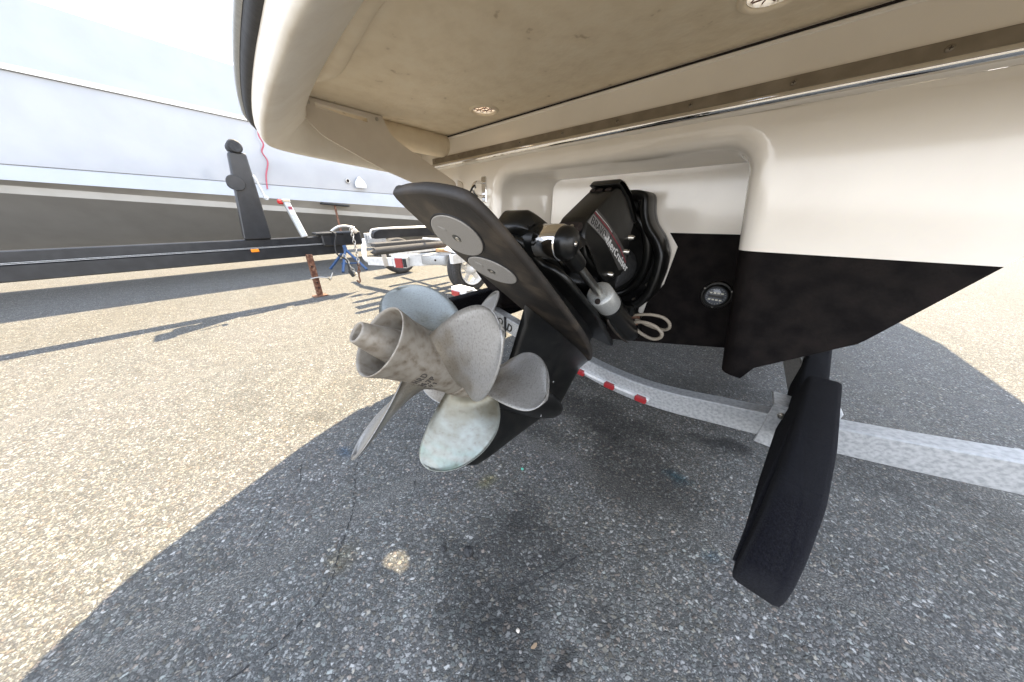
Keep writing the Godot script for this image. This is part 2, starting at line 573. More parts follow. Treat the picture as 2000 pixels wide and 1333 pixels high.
func lump(r: float, squash: float, sd: int) -> ArrayMesh:
	var n := noise(1.4, FastNoiseLite.TYPE_SIMPLEX_SMOOTH, 3, sd)
	var st := begin()
	sheet_on(st, func(u, v):
		var d := Vector3(cos(TAU * u) * sin(PI * v), cos(PI * v), sin(TAU * u) * sin(PI * v))
		var k: float = r * (1.0 + 0.55 * n.get_noise_3dv(d * 1.3))
		return Vector3(d.x * k, (d.y * k * squash) + r * squash * 0.7, d.z * k), 12, 8)
	return done(st)

func build_debris() -> void:
	var mm := MultiMesh.new()
	mm.transform_format = MultiMesh.TRANSFORM_3D
	mm.mesh = lump(1.0, .7, 8)
	mm.instance_count = 150
	for i in 150:
		var q := Vector3(rng.randf_range(-1.9, .5), -.0004, rng.randf_range(-1.3, .25))
		var sz := rng.randf_range(.0016, .0042)
		mm.set_instance_transform(i, Transform3D(Basis(Vector3.UP, rng.randf() * TAU).scaled(Vector3(sz, sz * .8, sz * rng.randf_range(.7, 1.3))), q))
	var grit := MultiMeshInstance3D.new()
	grit.name = "grit"
	grit.multimesh = mm
	grit.material_override = mat([lin(.05, .05, .05), lin(.16, .15, .14), lin(.30, .28, .26)], .85, 0, .4, .05, 81)
	add_child(grit, true)
	tag(grit, "loose grit and small stones scattered over the asphalt", "grit")
	grit.set_meta("kind", "stuff")
	var o := put("tar_lump", lump(.013, .7, 3), M.tar)
	o.position = Vector3(-.345, 0, -.211)
	tag(o, "black crumbly lump of tar on the shaded asphalt right of the sun patch", "lump")
	o = put("tar_lump", lump(.007, .6, 4), M.tar)
	o.position = Vector3(-.405, 0, -.17)
	tag(o, "small flat black tar crumb between the tar lump and the sun patch", "lump")
	o = put("leaf", slab(rounded([Vector2(-.008, 0), Vector2(-.003, .0035), Vector2(.004, .003), Vector2(.008, -.0015), Vector2(.001, -.003)]), func(p, t): return Vector3(p.x, .003 + .004 * absf(p.x) * 60 * .02 + t * .0012, p.y)), M.leaf)
	o.position = Vector3(-.102, 0, -.191)
	o.rotation.y = 1.1
	tag(o, "brown dry leaf fragment on the asphalt below the dark oil stain", "leaf")
	o = put("pebble", lump(.004, .7, 6), M.pebble)
	o.position = Vector3(-.144, 0, -.186)
	tag(o, "tiny white pebble beside the crack in the oil stain", "pebble")
	o = put("paint_chip", slab(rounded([Vector2(-.006, 0), Vector2(0, .005), Vector2(.006, .001), Vector2(.001, -.005)]), func(p, t): return Vector3(p.x, .002 + t * .001, p.y)), M.chip_green)
	o.position = Vector3(-.397, 0, -.515)
	tag(o, "turquoise paint chip lying on the asphalt behind the propeller", "chip")
	o = put("twig", tube([Vector3(-.03, .005, 0), Vector3(0, .008, .004), Vector3(.035, .004, -.002)], .003, 7), M.tar)
	o.position = Vector3(-.20, 0, -1.23)
	tag(o, "short black twig on the asphalt beyond the curved trailer beam", "twig")

# ---------------------------------------------------------------- our boat
const XC := -0.42          # centre line
const ZT := -0.97          # transom plane

func hull_y(x: float) -> float: return 0.29 + 0.23 * absf(x - XC)

# half width of the transom at height y: keel pad, chine, flared side
func side_dx(y: float) -> float:
	if y < .57: return lerpf(.49, .69, clampf((y - .40) / .17, 0, 1))
	return lerpf(.69, .965, (y - .57) / .53)

func opening_loop() -> Array:      # recess: [front edge, outward normal, matching point on the back wall], port bottom -> top -> starboard bottom
	var out := []
	var r := 0.075
	var right := func(y: float) -> float: return -.05 + (1.01 - r - y) * .185
	for k in 9:
		var y := lerpf(.395, .765, k / 8.0)
		out.append([Vector2(-.92, y), Vector2(-1, 0), Vector2(-.785, y)])
	for k in 5:
		var y := lerpf(.765, 1.01 - r, (k + 1) / 5.0)
		out.append([Vector2(-.92, y), Vector2(-1, 0), Vector2(-.785, minf(y, .95))])
	for k in 6:
		var t := (k + 1) / 7.0 * PI / 2
		out.append([Vector2(-.92 + r - r * cos(t), 1.01 - r + r * sin(t)), Vector2(-cos(t), sin(t)), Vector2(-.735 - .05 * cos(t), .95 + .05 * sin(t))])
	for k in 13:
		out.append([Vector2(lerpf(-.92 + r, -.05 - r, k / 12.0), 1.01), Vector2(0, 1), Vector2(lerpf(-.735, -.085, k / 12.0), 1.0)])
	for k in 6:
		var t := (k + 1) / 7.0 * PI / 2
		out.append([Vector2(-.05 - r + r * sin(t), 1.01 - r + r * cos(t)), Vector2(sin(t), cos(t)), Vector2(-.085 + .05 * sin(t), .95 + .05 * cos(t))])
	for k in 5:
		var y := lerpf(1.01 - r, .765, k / 4.0)
		out.append([Vector2(right.call(y), y), Vector2(.983, .18), Vector2(right.call(y) + .02, y)])
	for k in 8:
		var y := lerpf(.765, .395, (k + 1) / 8.0)
		out.append([Vector2(right.call(y), y), Vector2(.983, .18), Vector2(right.call(y) + .03, y)])
	return out

func build_boat() -> Node3D:
	var boat := root_of("power_boat", "white motorboat stern with recessed transom and overhanging swim platform", "boat")
	var white := begin()
	var dark := begin()
	var dark2 := begin()
	var loop := opening_loop()
	# lip: outward offset and depth; then the way to the back wall: share and depth
	var lip := [[.05, 0.0], [.028, -.002], [.012, -.010], [.003, -.024], [0.0, -.045]]
	var deep := [[.40, -.125], [.75, -.18], [.93, -.21], [1.0, -.226]]
	var at := func(i: int, s: int) -> Vector3:
		var p: Vector2 = loop[i][0]
		var n: Vector2 = loop[i][1]
		if s < lip.size():
			var q: Vector2 = p + n * lip[s][0]
			if n.y < .3: q.y = p.y
			return Vector3(q.x, q.y, ZT + lip[s][1])
		var d = deep[s - lip.size()]
		var b: Vector2 = p.lerp(loop[i][2], d[0])
		return Vector3(b.x, b.y, ZT + d[1])
	var half := loop.size() / 2
	for i in loop.size() - 1:
		var ym: float = (loop[i][0].y + loop[i + 1][0].y) / 2
		var st := (dark if i < half else dark2) if ym < .765 else white
		for s in lip.size() + deep.size() - 1:
			quad(st, at.call(i, s), at.call(i, s + 1), at.call(i + 1, s + 1), at.call(i + 1, s))
	# outer transom face round the opening
	var outer := func(i: int) -> Vector3:
		var p: Vector2 = loop[i][0]
		var n: Vector2 = loop[i][1]
		var edge: Vector3 = at.call(i, 0)
		if n.y < .05 and n.x < 0: return Vector3(minf(XC - side_dx(p.y), edge.x - .001), p.y, ZT)
		if n.y < .3 and n.x > 0: return Vector3(maxf(XC + side_dx(p.y), edge.x + .001), p.y, ZT)
		var y := lerpf(p.y, 1.071, sqrt(maxf(n.y, 0.0)))
		if n.x < -.05: return Vector3(lerpf(XC - side_dx(y), -.845, n.y * n.y), y, ZT)
		if n.x > .05: return Vector3(lerpf(XC + side_dx(y), -.125, n.y * n.y), y, ZT)
		return Vector3(p.x, 1.071, ZT)
	for i in loop.size() - 1:
		var ym: float = (loop[i][0].y + loop[i + 1][0].y) / 2
		var st := (dark if i < half else dark2) if ym < .765 else white
		quad(st, outer.call(i), at.call(i, 0), at.call(i + 1, 0), outer.call(i + 1))
	white.set_smooth_group(-1)
	for sg in [1.0, -1.0]:          # upper corners of the transom face
		var xa: float = XC + sg * side_dx(1.071)
		quad(white, Vector3(XC + sg * .1, 1.0712, ZT - .003), Vector3(xa, 1.0712, ZT - .003), Vector3(XC + sg * side_dx(1.04), 1.045, ZT - .003), Vector3(XC + sg * .1, 1.060, ZT - .003))
		quad(white, Vector3(xa, 1.071, ZT - .001), Vector3(XC + sg * side_dx(.935), .935, ZT - .001), Vector3(XC + sg * .53, 1.0, ZT - .001), Vector3(XC + sg * .42, 1.071, ZT - .001))
	# recess back wall
	var zb := ZT - .23
	quad(white, Vector3(-.80, 1.005, zb), Vector3(-.80, .395, zb), Vector3(XC, .31, zb), Vector3(XC, 1.005, zb))
	quad(white, Vector3(XC, 1.005, zb), Vector3(XC, .31, zb), Vector3(.10, .43, zb), Vector3(.0, 1.005, zb))
	white.set_smooth_group(0)
	put("transom", done(white), M.gelcoat, boat)
	put("antifouling_paint", done(dark), M.antifoul, boat)
	put("antifouling_paint", done(dark2), M.antifoul, boat)
	# antifouling on the back wall, masked off round the drive with straight cuts
	for sg in [1.0, -1.0]:
		var pts := [Vector2(.180, .793), Vector2(.218, .745), Vector2(.205, .60), Vector2(.158, .515), Vector2(.150, .43), Vector2(.150, .45), Vector2(.0, .45), Vector2(.0, .288), Vector2(.49, .400), Vector2(.455, .60), Vector2(.41, .795)]
		if sg < 0:
			pts[8] = Vector2(.37, hull_y(XC + .37)); pts[9].x = .368; pts[10].x = .368
		var poly := PackedVector2Array()
		for p in pts: poly.append(Vector2(XC + p.x * sg, p.y))
		put("antifouling_paint", slab(poly, func(p, t): return Vector3(p.x, p.y, zb + .0005 + t * .0018)), M.antifoul, boat)
	# upper transom above the rub rail, and the small step below it
	var up := begin()
	sheet_on(up, func(u, v):
		var prof := [Vector2(1.071, ZT), Vector2(1.074, ZT + .008), Vector2(1.082, ZT + .010), Vector2(1.120, ZT + .010), Vector2(1.126, ZT + .006), Vector2(1.236, ZT + .004)]
		var k: int = roundi(v * 5)
		return Vector3(lerpf(-1.385, .545, u), prof[k].x, prof[k].y), 1, 5)
	put("upper_transom", done(up), M.gelcoat, boat)
	# rub rail
	var strip := put("rub_rail_strip", box(Vector3(XC, 1.108, ZT + .0135), Vector3(1.93, .024, .007), .0015), M.rail_strip, boat)
	for k in 10:
		var x := -.217 - .19 * k + .38
		if x < -1.37: continue
		put("screw", lathe([Vector2(0, .0055), Vector2(.0012, .0052), Vector2(.0022, .003), Vector2(.0024, .0005)], Vector3(x, 1.108, ZT + .0172), Basis.IDENTITY, 14), M.rail_strip, strip)
		put("slot", box(Vector3(x, 1.108, ZT + .0194), Vector3(.0058, .0011, .0008), .0001), M.dark_hole, strip)
		put("slot", box(Vector3(x, 1.108, ZT + .0196), Vector3(.0011, .0058, .0008), .0001), M.dark_hole, strip)
	put("rub_rail", rod(Vector3(-1.385, 1.088, ZT + .011), Vector3(.545, 1.088, ZT + .011), .0105, 20), M.chrome, boat)
	put("deck_seam", box(Vector3(XC, 1.1955, ZT + .006), Vector3(1.93, .0035, .008), .001), M.dark_hole, boat)
	put("deck_flange", box(Vector3(XC, 1.1895, ZT + .0045), Vector3(1.93, .009, .006), .002), M.gelcoat, boat)
	# hull sides and bottom running forward, upper bulkhead with a boarding gap to port
	var hs := begin(false)
	var hb := begin(false)
	var sect := func(k: float, lift: float) -> Array:        # half section: (x, y) keel to gunwale
		return [Vector2(0, .29 + lift), Vector2(.49 * k, .403 + lift), Vector2(.69 * k, .57 + lift * .6), Vector2(side_dx(.765) * k, .765 + lift * .3), Vector2(.955 * k + .012 + .07 * smoothstep(1.0, 1.03, k), 1.075 + lift * .1), Vector2(.99 * (k + .09), 1.78 + lift * .1)]
	var stations := [[ZT - .002, 1.0, 0.0], [-2.5, 1.04, 0.0], [-4.5, 1.05, .04], [-6.3, .75, .2], [-7.8, .04, .5]]
	for sg in [1.0, -1.0]:
		for i in stations.size() - 1:
			var a: Array = sect.call(stations[i][1], stations[i][2])
			var b: Array = sect.call(stations[i + 1][1], stations[i + 1][2])
			for k in 5:
				var st := hb if k < 3 else hs
				var za: float = (zb if k == 0 and i == 0 else stations[i][0])
				var zk: float = (zb if k == 1 and i == 0 else za)
				quad(st, Vector3(XC + sg * a[k].x, a[k].y, za if k != 1 else za), Vector3(XC + sg * b[k].x, b[k].y, stations[i + 1][0]), Vector3(XC + sg * b[k + 1].x, b[k + 1].y, stations[i + 1][0]), Vector3(XC + sg * a[k + 1].x, a[k + 1].y, stations[i][0] if k > 0 else za))
			var ga: Vector2 = a[5]
			var gb: Vector2 = b[5]
			quad(hs, Vector3(XC + sg * ga.x, ga.y, stations[i][0]), Vector3(XC + sg * maxf(ga.x - .2, 0), ga.y, stations[i][0]), Vector3(XC + sg * maxf(gb.x - .2, 0), gb.y, stations[i + 1][0]), Vector3(XC + sg * gb.x, gb.y, stations[i + 1][0]))
			quad(hs, Vector3(XC + sg * maxf(ga.x - .2, 0), ga.y, stations[i][0]), Vector3(XC + sg * maxf(ga.x - .2, 0), 1.3, stations[i][0]), Vector3(XC + sg * maxf(gb.x - .2, 0), 1.3, stations[i + 1][0]), Vector3(XC + sg * maxf(gb.x - .2, 0), gb.y, stations[i + 1][0]))
		# triangle of bottom between the recess and the outer transom
		if sg < 0: tri(hb, Vector3(XC + sg * .49, .403, ZT), Vector3(XC + sg * .49, .403, zb), Vector3(XC + sg * .36, .373, zb))
	quad(hs, Vector3(-1.30, 1.3, ZT - .02), Vector3(.46, 1.3, ZT - .02), Vector3(.4, 1.3, -6), Vector3(-1.2, 1.3, -6))
	box_on(hs, Vector3(-.06, 1.49, ZT - .04), Vector3(1.1, .51, .07), .02)
	put("hull", done(hs), M.gelcoat, boat)
	for sg in [1.0, -1.0]:
		put("side_rub_rail", bar(Vector3(XC + sg * 1.035, 1.145, ZT - .004), Vector3(XC + sg * 1.085, 1.145, -4.5), .17, .22, .02), M.gelcoat, boat)
	put("hull_bottom", done(hb), M.antifoul, boat)
	build_platform(boat)
	build_fittings(boat)
	return boat

# edge of the swim platform seen from above: starboard transom corner -> aft -> port transom corner; (x, z, how far round to port side)
func platform_edge() -> Array:
	var aft := [Vector3(.42, 0, -.262), Vector3(.21, 0, -.226), Vector3(.0, 0, -.19), Vector3(-.2, 0, -.168), Vector3(-.42, 0, -.158), Vector3(-.60, 0, -.166), Vector3(-.78, 0, -.180), Vector3(-.95, 0, -.198), Vector3(-1.08, 0, -.216), Vector3(-1.19, 0, -.236), Vector3(-1.265, 0, -.268), Vector3(-1.315, 0, -.33), Vector3(-1.37, 0, -.45), Vector3(-1.43, 0, -.60), Vector3(-1.49, 0, -.76), Vector3(-1.54, 0, -.964)]
	var stb := [Vector3(.70, 0, -.964), Vector3(.65, 0, -.76), Vector3(.59, 0, -.60), Vector3(.53, 0, -.45), Vector3(.475, 0, -.33)]
	var path := smooth_path(stb + aft, 6)
	var out := []
	for i in path.size():
		var t := (path[mini(i + 1, path.size() - 1)] - path[maxi(i - 1, 0)]).normalized()
		var n := Vector3(t.z, 0, -t.x)            # outward
		if n.dot(path[i] - Vector3(XC, 0, -.7)) < 0: n = -n
		out.append([path[i], n, clampf((n.z - .25) / .6, 0, 1)])
	return out

func build_platform(boat: Node3D) -> void:
	var edge := platform_edge()
	var sweep := func(sec: Callable) -> ArrayMesh:
		var st := begin()
		var rows := []
		for e in edge:
			var row := PackedVector3Array()
			for q in sec.call(e[2]): row.append(e[0] + e[1] * q.x + Vector3(0, q.y, 0))
			rows.append(row)
		rings(st, rows, false, false, false)
		return done(st)
	# a = 1 along the aft edge, 0 along the sides; points are (outward, height)
	var lip := sweep.call(func(a: float): return [Vector2(.012, 1.22), Vector2(.012, 1.13), Vector2(.012, 1.086), Vector2(.010, 1.070), Vector2(.007, 1.057), Vector2(.003, 1.0515), Vector2(-.003, 1.050), Vector2(-.012, lerpf(1.050, 1.0545, a)),
		Vector2(lerpf(-.024, -.030, a), lerpf(1.054, 1.062, a)), Vector2(lerpf(-.030, -.075, a), lerpf(1.09, 1.098, a)), Vector2(lerpf(-.036, -.110, a), lerpf(1.13, 1.128, a)), Vector2(lerpf(-.040, -.122, a), lerpf(1.16, 1.142, a)), Vector2(lerpf(-.046, -.126, a), lerpf(1.185, 1.165, a)), Vector2(lerpf(-.06, -.13, a), 1.2005)])
	var lipo := begin()
	var o := put("swim_platform", platform_ceiling(edge), M.molded, boat)
	o.set_meta("label", "beige moulded underside of the swim platform")
	put("platform_lip", lip, M.lip, o)
	var black_band: ArrayMesh = sweep.call(func(_a): return [Vector2(.012, 1.084), Vector2(.017, 1.085), Vector2(.022, 1.092), Vector2(.024, 1.108), Vector2(.022, 1.124), Vector2(.012, 1.130)])
	put("rub_strip", black_band, M.rubber, o)
	var insert: ArrayMesh = sweep.call(func(_a): return [Vector2(.0236, 1.100), Vector2(.0285, 1.103), Vector2(.030, 1.108), Vector2(.0285, 1.113), Vector2(.0236, 1.116)])
	put("rub_strip_insert", insert, M.aluminium, o)
	# top deck
	var st := begin(false)
	for i in edge.size() - 1:
		var a: Vector3 = edge[i][0] + edge[i][1] * .012 + Vector3(0, 1.22, 0)
		var b: Vector3 = edge[i + 1][0] + edge[i + 1][1] * .012 + Vector3(0, 1.22, 0)
		var c: Vector3 = edge[i][0] - edge[i][1] * .02 + Vector3(0, 1.24, 0)
		var d: Vector3 = edge[i + 1][0] - edge[i + 1][1] * .02 + Vector3(0, 1.24, 0)
		quad(st, a, b, d, c)
	put("deck_edge", done(st), M.lip, o)
	# raised bead moulded along the aft edge of the ceiling
	var bead := begin()
	var path := smooth_path([Vector3(.45, 0, -.375), Vector3(.1, 0, -.327), Vector3(-.25, 0, -.310), Vector3(-.55, 0, -.312), Vector3(-.75, 0, -.334), Vector3(-.87, 0, -.350), Vector3(-.935, 0, -.344), Vector3(-.965, 0, -.32), Vector3(-.97, 0, -.29)], 8)
	var rows := []
	for i in path.size():
		var t := (path[mini(i + 1, path.size() - 1)] - path[maxi(i - 1, 0)]).normalized()
		var n := Vector3(t.z, 0, -t.x)
		var row := PackedVector3Array()
		for k in 11:
			var a := PI * k / 10.0
			row.append(path[i] + n * cos(a) * .036 + Vector3(0, 1.2015 - .042 * pow(sin(a), 1.1), 0))
		rows.append(row)
	rings(bead, rows, false, false, false)
	put("moulded_bead", done(bead), M.molded, o)
	# rounded moulding where the ceiling meets the port side near the transom
	var bol := begin()
	var bp := smooth_path([Vector3(-1.30, 1.172, -.60), Vector3(-1.29, 1.168, -.72), Vector3(-1.29, 1.166, -.85), Vector3(-1.29, 1.166, -.965)], 6)
	tube_on(bol, bp, .05, 14)
	put("moulded_shoulder", done(bol), M.molded, o)
	for x in [-.742, -.948]:
		var h := put("weep_hole", lathe([Vector2(0, .013), Vector2(.002, .011)], Vector3(x, 1.1995, -.335 - (-.742 - x) * .085), Basis(Vector3.RIGHT, Vector3.FORWARD, Vector3.DOWN), 14), M.dark_hole, o)
		h.set_meta("label", "dark weep hole at the edge of the platform ceiling")
	# drains
	for x in [-.874, -.09]:
		var zc := -.849 if x < -.5 else -.80
		var b := Basis(Vector3.RIGHT, Vector3.FORWARD, Vector3.DOWN)
		var ring := put("drain_fitting", lathe([Vector2(-.03, .040), Vector2(-.001, .041), Vector2(.004, .043), Vector2(.006, .047), Vector2(.003, .053), Vector2(-.001, .055)], Vector3(x, 1.2, zc), b, 32, false), M.molded, o)
		ring.set_meta("label", "round drain with corroded grille in the platform ceiling")
		var g := begin()
		for k in 3:
			for s in [-1.75, 0.0, 1.75]:
				var a := TAU * k / 6.0
				var d := Vector3(cos(a), 0, sin(a))
				var n := Vector3(-d.z, 0, d.x)
				rod_on(g, Vector3(x, 1.205, zc) + n * .012 * s - d * sqrt(.0395 * .0395 - pow(.012 * s, 2)), Vector3(x, 1.205, zc) + n * .012 * s + d * sqrt(.0395 * .0395 - pow(.012 * s, 2)), .0013, 6)
		put("grille", done(g), M.rust, o)

func platform_ceiling(edge: Array) -> ArrayMesh:
	# ceiling (y 1.20) and deck (y 1.24) as strips that leave round holes at the two drains
	var outline := PackedVector2Array()
	for e in edge:
		var q: Vector3 = e[0] - e[1] * lerpf(.02, .06, e[2])
		outline.append(Vector2(q.x, q.z))
	var holes := [[Vector2(-.874, -.849), .040], [Vector2(-.09, -.80), .040]]
	# split into two halves at x = -.48, each joined to its hole by a bridge
	var st := begin(false)
	for half in 2:
		var clip := PackedVector2Array([Vector2(-3, -.9665), Vector2(-.48, -.9665), Vector2(-.48, 1), Vector2(-3, 1)]) if half == 0 else PackedVector2Array([Vector2(-.48, -.9665), Vector2(3, -.9665), Vector2(3, 1), Vector2(-.48, 1)])
		var parts := Geometry2D.intersect_polygons(outline, clip)
		for part: PackedVector2Array in parts:
			var h: Vector2 = holes[half][0]
			# cut into left and right of the hole
			for side in 2:
				var c2 := PackedVector2Array([Vector2(-4, -2), Vector2(h.x, -2), Vector2(h.x, 2), Vector2(-4, 2)]) if side == 0 else PackedVector2Array([Vector2(h.x, -2), Vector2(4, -2), Vector2(4, 2), Vector2(h.x, 2)])
				var hole := PackedVector2Array()
				for k in 32: hole.append(h + Vector2(cos(TAU * k / 32), sin(TAU * k / 32)) * holes[half][1])
				for piece: PackedVector2Array in Geometry2D.intersect_polygons(part, c2):
					for p2: PackedVector2Array in Geometry2D.clip_polygons(piece, hole):
						var tr := Geometry2D.triangulate_polygon(p2)
						for k in range(0, tr.size(), 3):
							var a := p2[tr[k]]
							var b := p2[tr[k + 1]]
							var c := p2[tr[k + 2]]
							tri(st, Vector3(a.x, 1.2, a.y), Vector3(b.x, 1.2, b.y), Vector3(c.x, 1.2, c.y))
							tri(st, Vector3(a.x, 1.24, a.y), Vector3(c.x, 1.24, c.y), Vector3(b.x, 1.24, b.y))
		for k in 32:
			var h: Vector2 = holes[half][0]
			var r: float = holes[half][1]
			var a := h + Vector2(cos(TAU * k / 32), sin(TAU * k / 32)) * r
			var b := h + Vector2(cos(TAU * (k + 1) / 32), sin(TAU * (k + 1) / 32)) * r
			quad(st, Vector3(a.x, 1.2, a.y), Vector3(b.x, 1.2, b.y), Vector3(b.x, 1.24, b.y), Vector3(a.x, 1.24, a.y))
	return done(st)

func build_fittings(boat: Node3D) -> void:
	# flat bracket that props the platform: profile in (z, y), 6 mm thick, with a hand slot
	var bx := -1.22
	var prof := cornered([Vector2(-.352, 1.196), Vector2(-.352, 1.165), Vector2(-.372, 1.132), Vector2(-.405, 1.098), Vector2(-.592, 1.022), Vector2(-.80, .962), Vector2(-.930, .925), Vector2(-.962, .905), Vector2(-.962, 1.005), Vector2(-.72, 1.108), Vector2(-.66, 1.138), Vector2(-.640, 1.166), Vector2(-.632, 1.196)], .02, 4)
	var br := CSGCombiner3D.new()
	br.name = "platform_bracket"
	boat.add_child(br, true)
	var pg := CSGPolygon3D.new()
	pg.polygon = prof
	pg.depth = .007
	pg.transform = Transform3D(Basis(Vector3.BACK, Vector3.UP, Vector3.LEFT), Vector3(bx, 0, 0))
	pg.material = M.plate_paint
	br.add_child(pg)
	var slot := CSGBox3D.new()
	slot.operation = CSGShape3D.OPERATION_SUBTRACTION
	slot.size = Vector3(.05, .013, .165)
	slot.transform = Transform3D(Basis(Vector3.RIGHT, -.045), Vector3(bx, 1.1775, -.487))
	slot.material = M.plate_paint
	br.add_child(slot)
	br.set_meta("label", "greige flat bracket plate bolted between platform and transom")
	var side := Basis(Vector3.BACK, Vector3.UP, Vector3.RIGHT)
	for q in [Vector2(-.385, 1.184), Vector2(-.605, 1.184)]:
		put("bolt", lathe([Vector2(0, .009), Vector2(.004, .009), Vector2(.005, .006), Vector2(.011, .006)], Vector3(bx + .0005, q.y, q.x), side, 6), M.steel, boat)
	put("bracket_flange", box(Vector3(bx - .02, 1.1965, -.49), Vector3(.05, .005, .285), .001), M.plate_paint, boat)
	var tab := slab(cornered([Vector2(-.015, -.055), Vector2(.028, -.05), Vector2(.022, .045), Vector2(-.015, .06)], .01), func(p, t): return Vector3(-1.19 + p.x, .955 + p.y, ZT + .001 + t * .005), .001, .005)
	put("bracket_tab", tab, M.plate_paint, boat)
	put("bolt", lathe([Vector2(0, .007), Vector2(.003, .007), Vector2(.005, .004)], Vector3(-1.172, .952, ZT + .006), Basis.IDENTITY, 10), M.steel, boat)
	# stern eye: plate, two studs and a D-shaped loop
	put("tow_eye_plate", box(Vector3(-1.015, .962, ZT + .003), Vector3(.030, .105, .006), .002), M.chrome, boat)
	put("tow_eye", tube([Vector3(-1.015, .990, ZT), Vector3(-1.015, .990, ZT + .04), Vector3(-1.017, .980, ZT + .062), Vector3(-1.017, .962, ZT + .07), Vector3(-1.017, .944, ZT + .062), Vector3(-1.015, .934, ZT + .04), Vector3(-1.015, .934, ZT)], .0065, 12), M.chrome, boat)
	# underwater light on the recess back wall
	var c := Vector3(-.036, .588, ZT - .228)
	var flange := slab(rounded([Vector2(-.050, .004), Vector2(-.030, .040), Vector2(.0, .052), Vector2(.030, .040), Vector2(.050, .004), Vector2(.034, -.036), Vector2(.0, -.050), Vector2(-.034, -.036)]), func(p, t): return c + Vector3(p.x, p.y, t * .012), .004, .012)
	var lamp := put("underwater_light", flange, M.black, boat)
	lamp.set_meta("label", "round underwater lamp with clear lens, switched off")
	put("bezel", lathe([Vector2(.010, .041), Vector2(.026, .040), Vector2(.031, .036), Vector2(.031, .033), Vector2(.024, .032)], c, Basis.IDENTITY, 40, false), M.black, lamp)
	put("lens", lathe([Vector2(.024, .0325), Vector2(.027, .028), Vector2(.029, .016), Vector2(.030, .001)], c, Basis.IDENTITY, 40), M.lens_glass, lamp)
	for y in [-.012, .012]:
		for x in 4:
			put("led", box(c + Vector3(-.0165 + .011 * x, y, .0300), Vector3(.008, .0055, .0024), .0008), M.led, lamp)
	put("led_bar", box(c + Vector3(0, 0, .0305), Vector3(.044, .008, .0016), .0005), M.dark_print, lamp)
	for k in 22:
		var a := TAU * k / 22
		put("tick_mark", box(c + Vector3(cos(a) * .0275, sin(a) * .0275, .0285), Vector3(.0035, .0009, .0016), .0002, Basis(Vector3.BACK, a)), M.led, lamp)
	for a in [.5, 2.64, 4.71]:
		put("screw", lathe([Vector2(.012, .004), Vector2(.0145, .0038), Vector2(.0152, .001)], c + Vector3(cos(a) * .046, sin(a) * .043, 0), Basis.IDENTITY, 10), M.steel, lamp)

func build_strap() -> void:
	var s := root_of("tie_down_strap", "brown patterned tie-down strap hooked on the chrome stern eye", "strap", Vector3(-1.02, .94, ZT + .06))
	put("hook", tube([Vector3(0, .028, -.008), Vector3(.010, .034, .006), Vector3(.010, .022, .022), Vector3(-.006, .004, .020), Vector3(-.014, -.02, .012), Vector3(-.022, -.05, .006), Vector3(-.004, -.052, .006), Vector3(.004, -.03, .010), Vector3(.002, -.01, .014)], .0042, 10), M.black, s)
	var st := begin()
	var pts := smooth_path([Vector3(-.012, -.045, .006), Vector3(-.022, -.10, .002), Vector3(-.03, -.17, .0), Vector3(.05, -.28, -.01), Vector3(.22, -.42, -.02)], 6)
	var rows := []
	for i in pts.size():
		var w := .016 + .004 * minf(i / 4.0, 1.0)
		rows.append(PackedVector3Array([pts[i] + Vector3(-w, 0, -.004), pts[i] + Vector3(w, 0, .004), pts[i] + Vector3(w, 0, .0065), pts[i] + Vector3(-w, 0, -.0015)]))
	rings(st, rows)
	put("webbing", done(st), M.webbing, s)

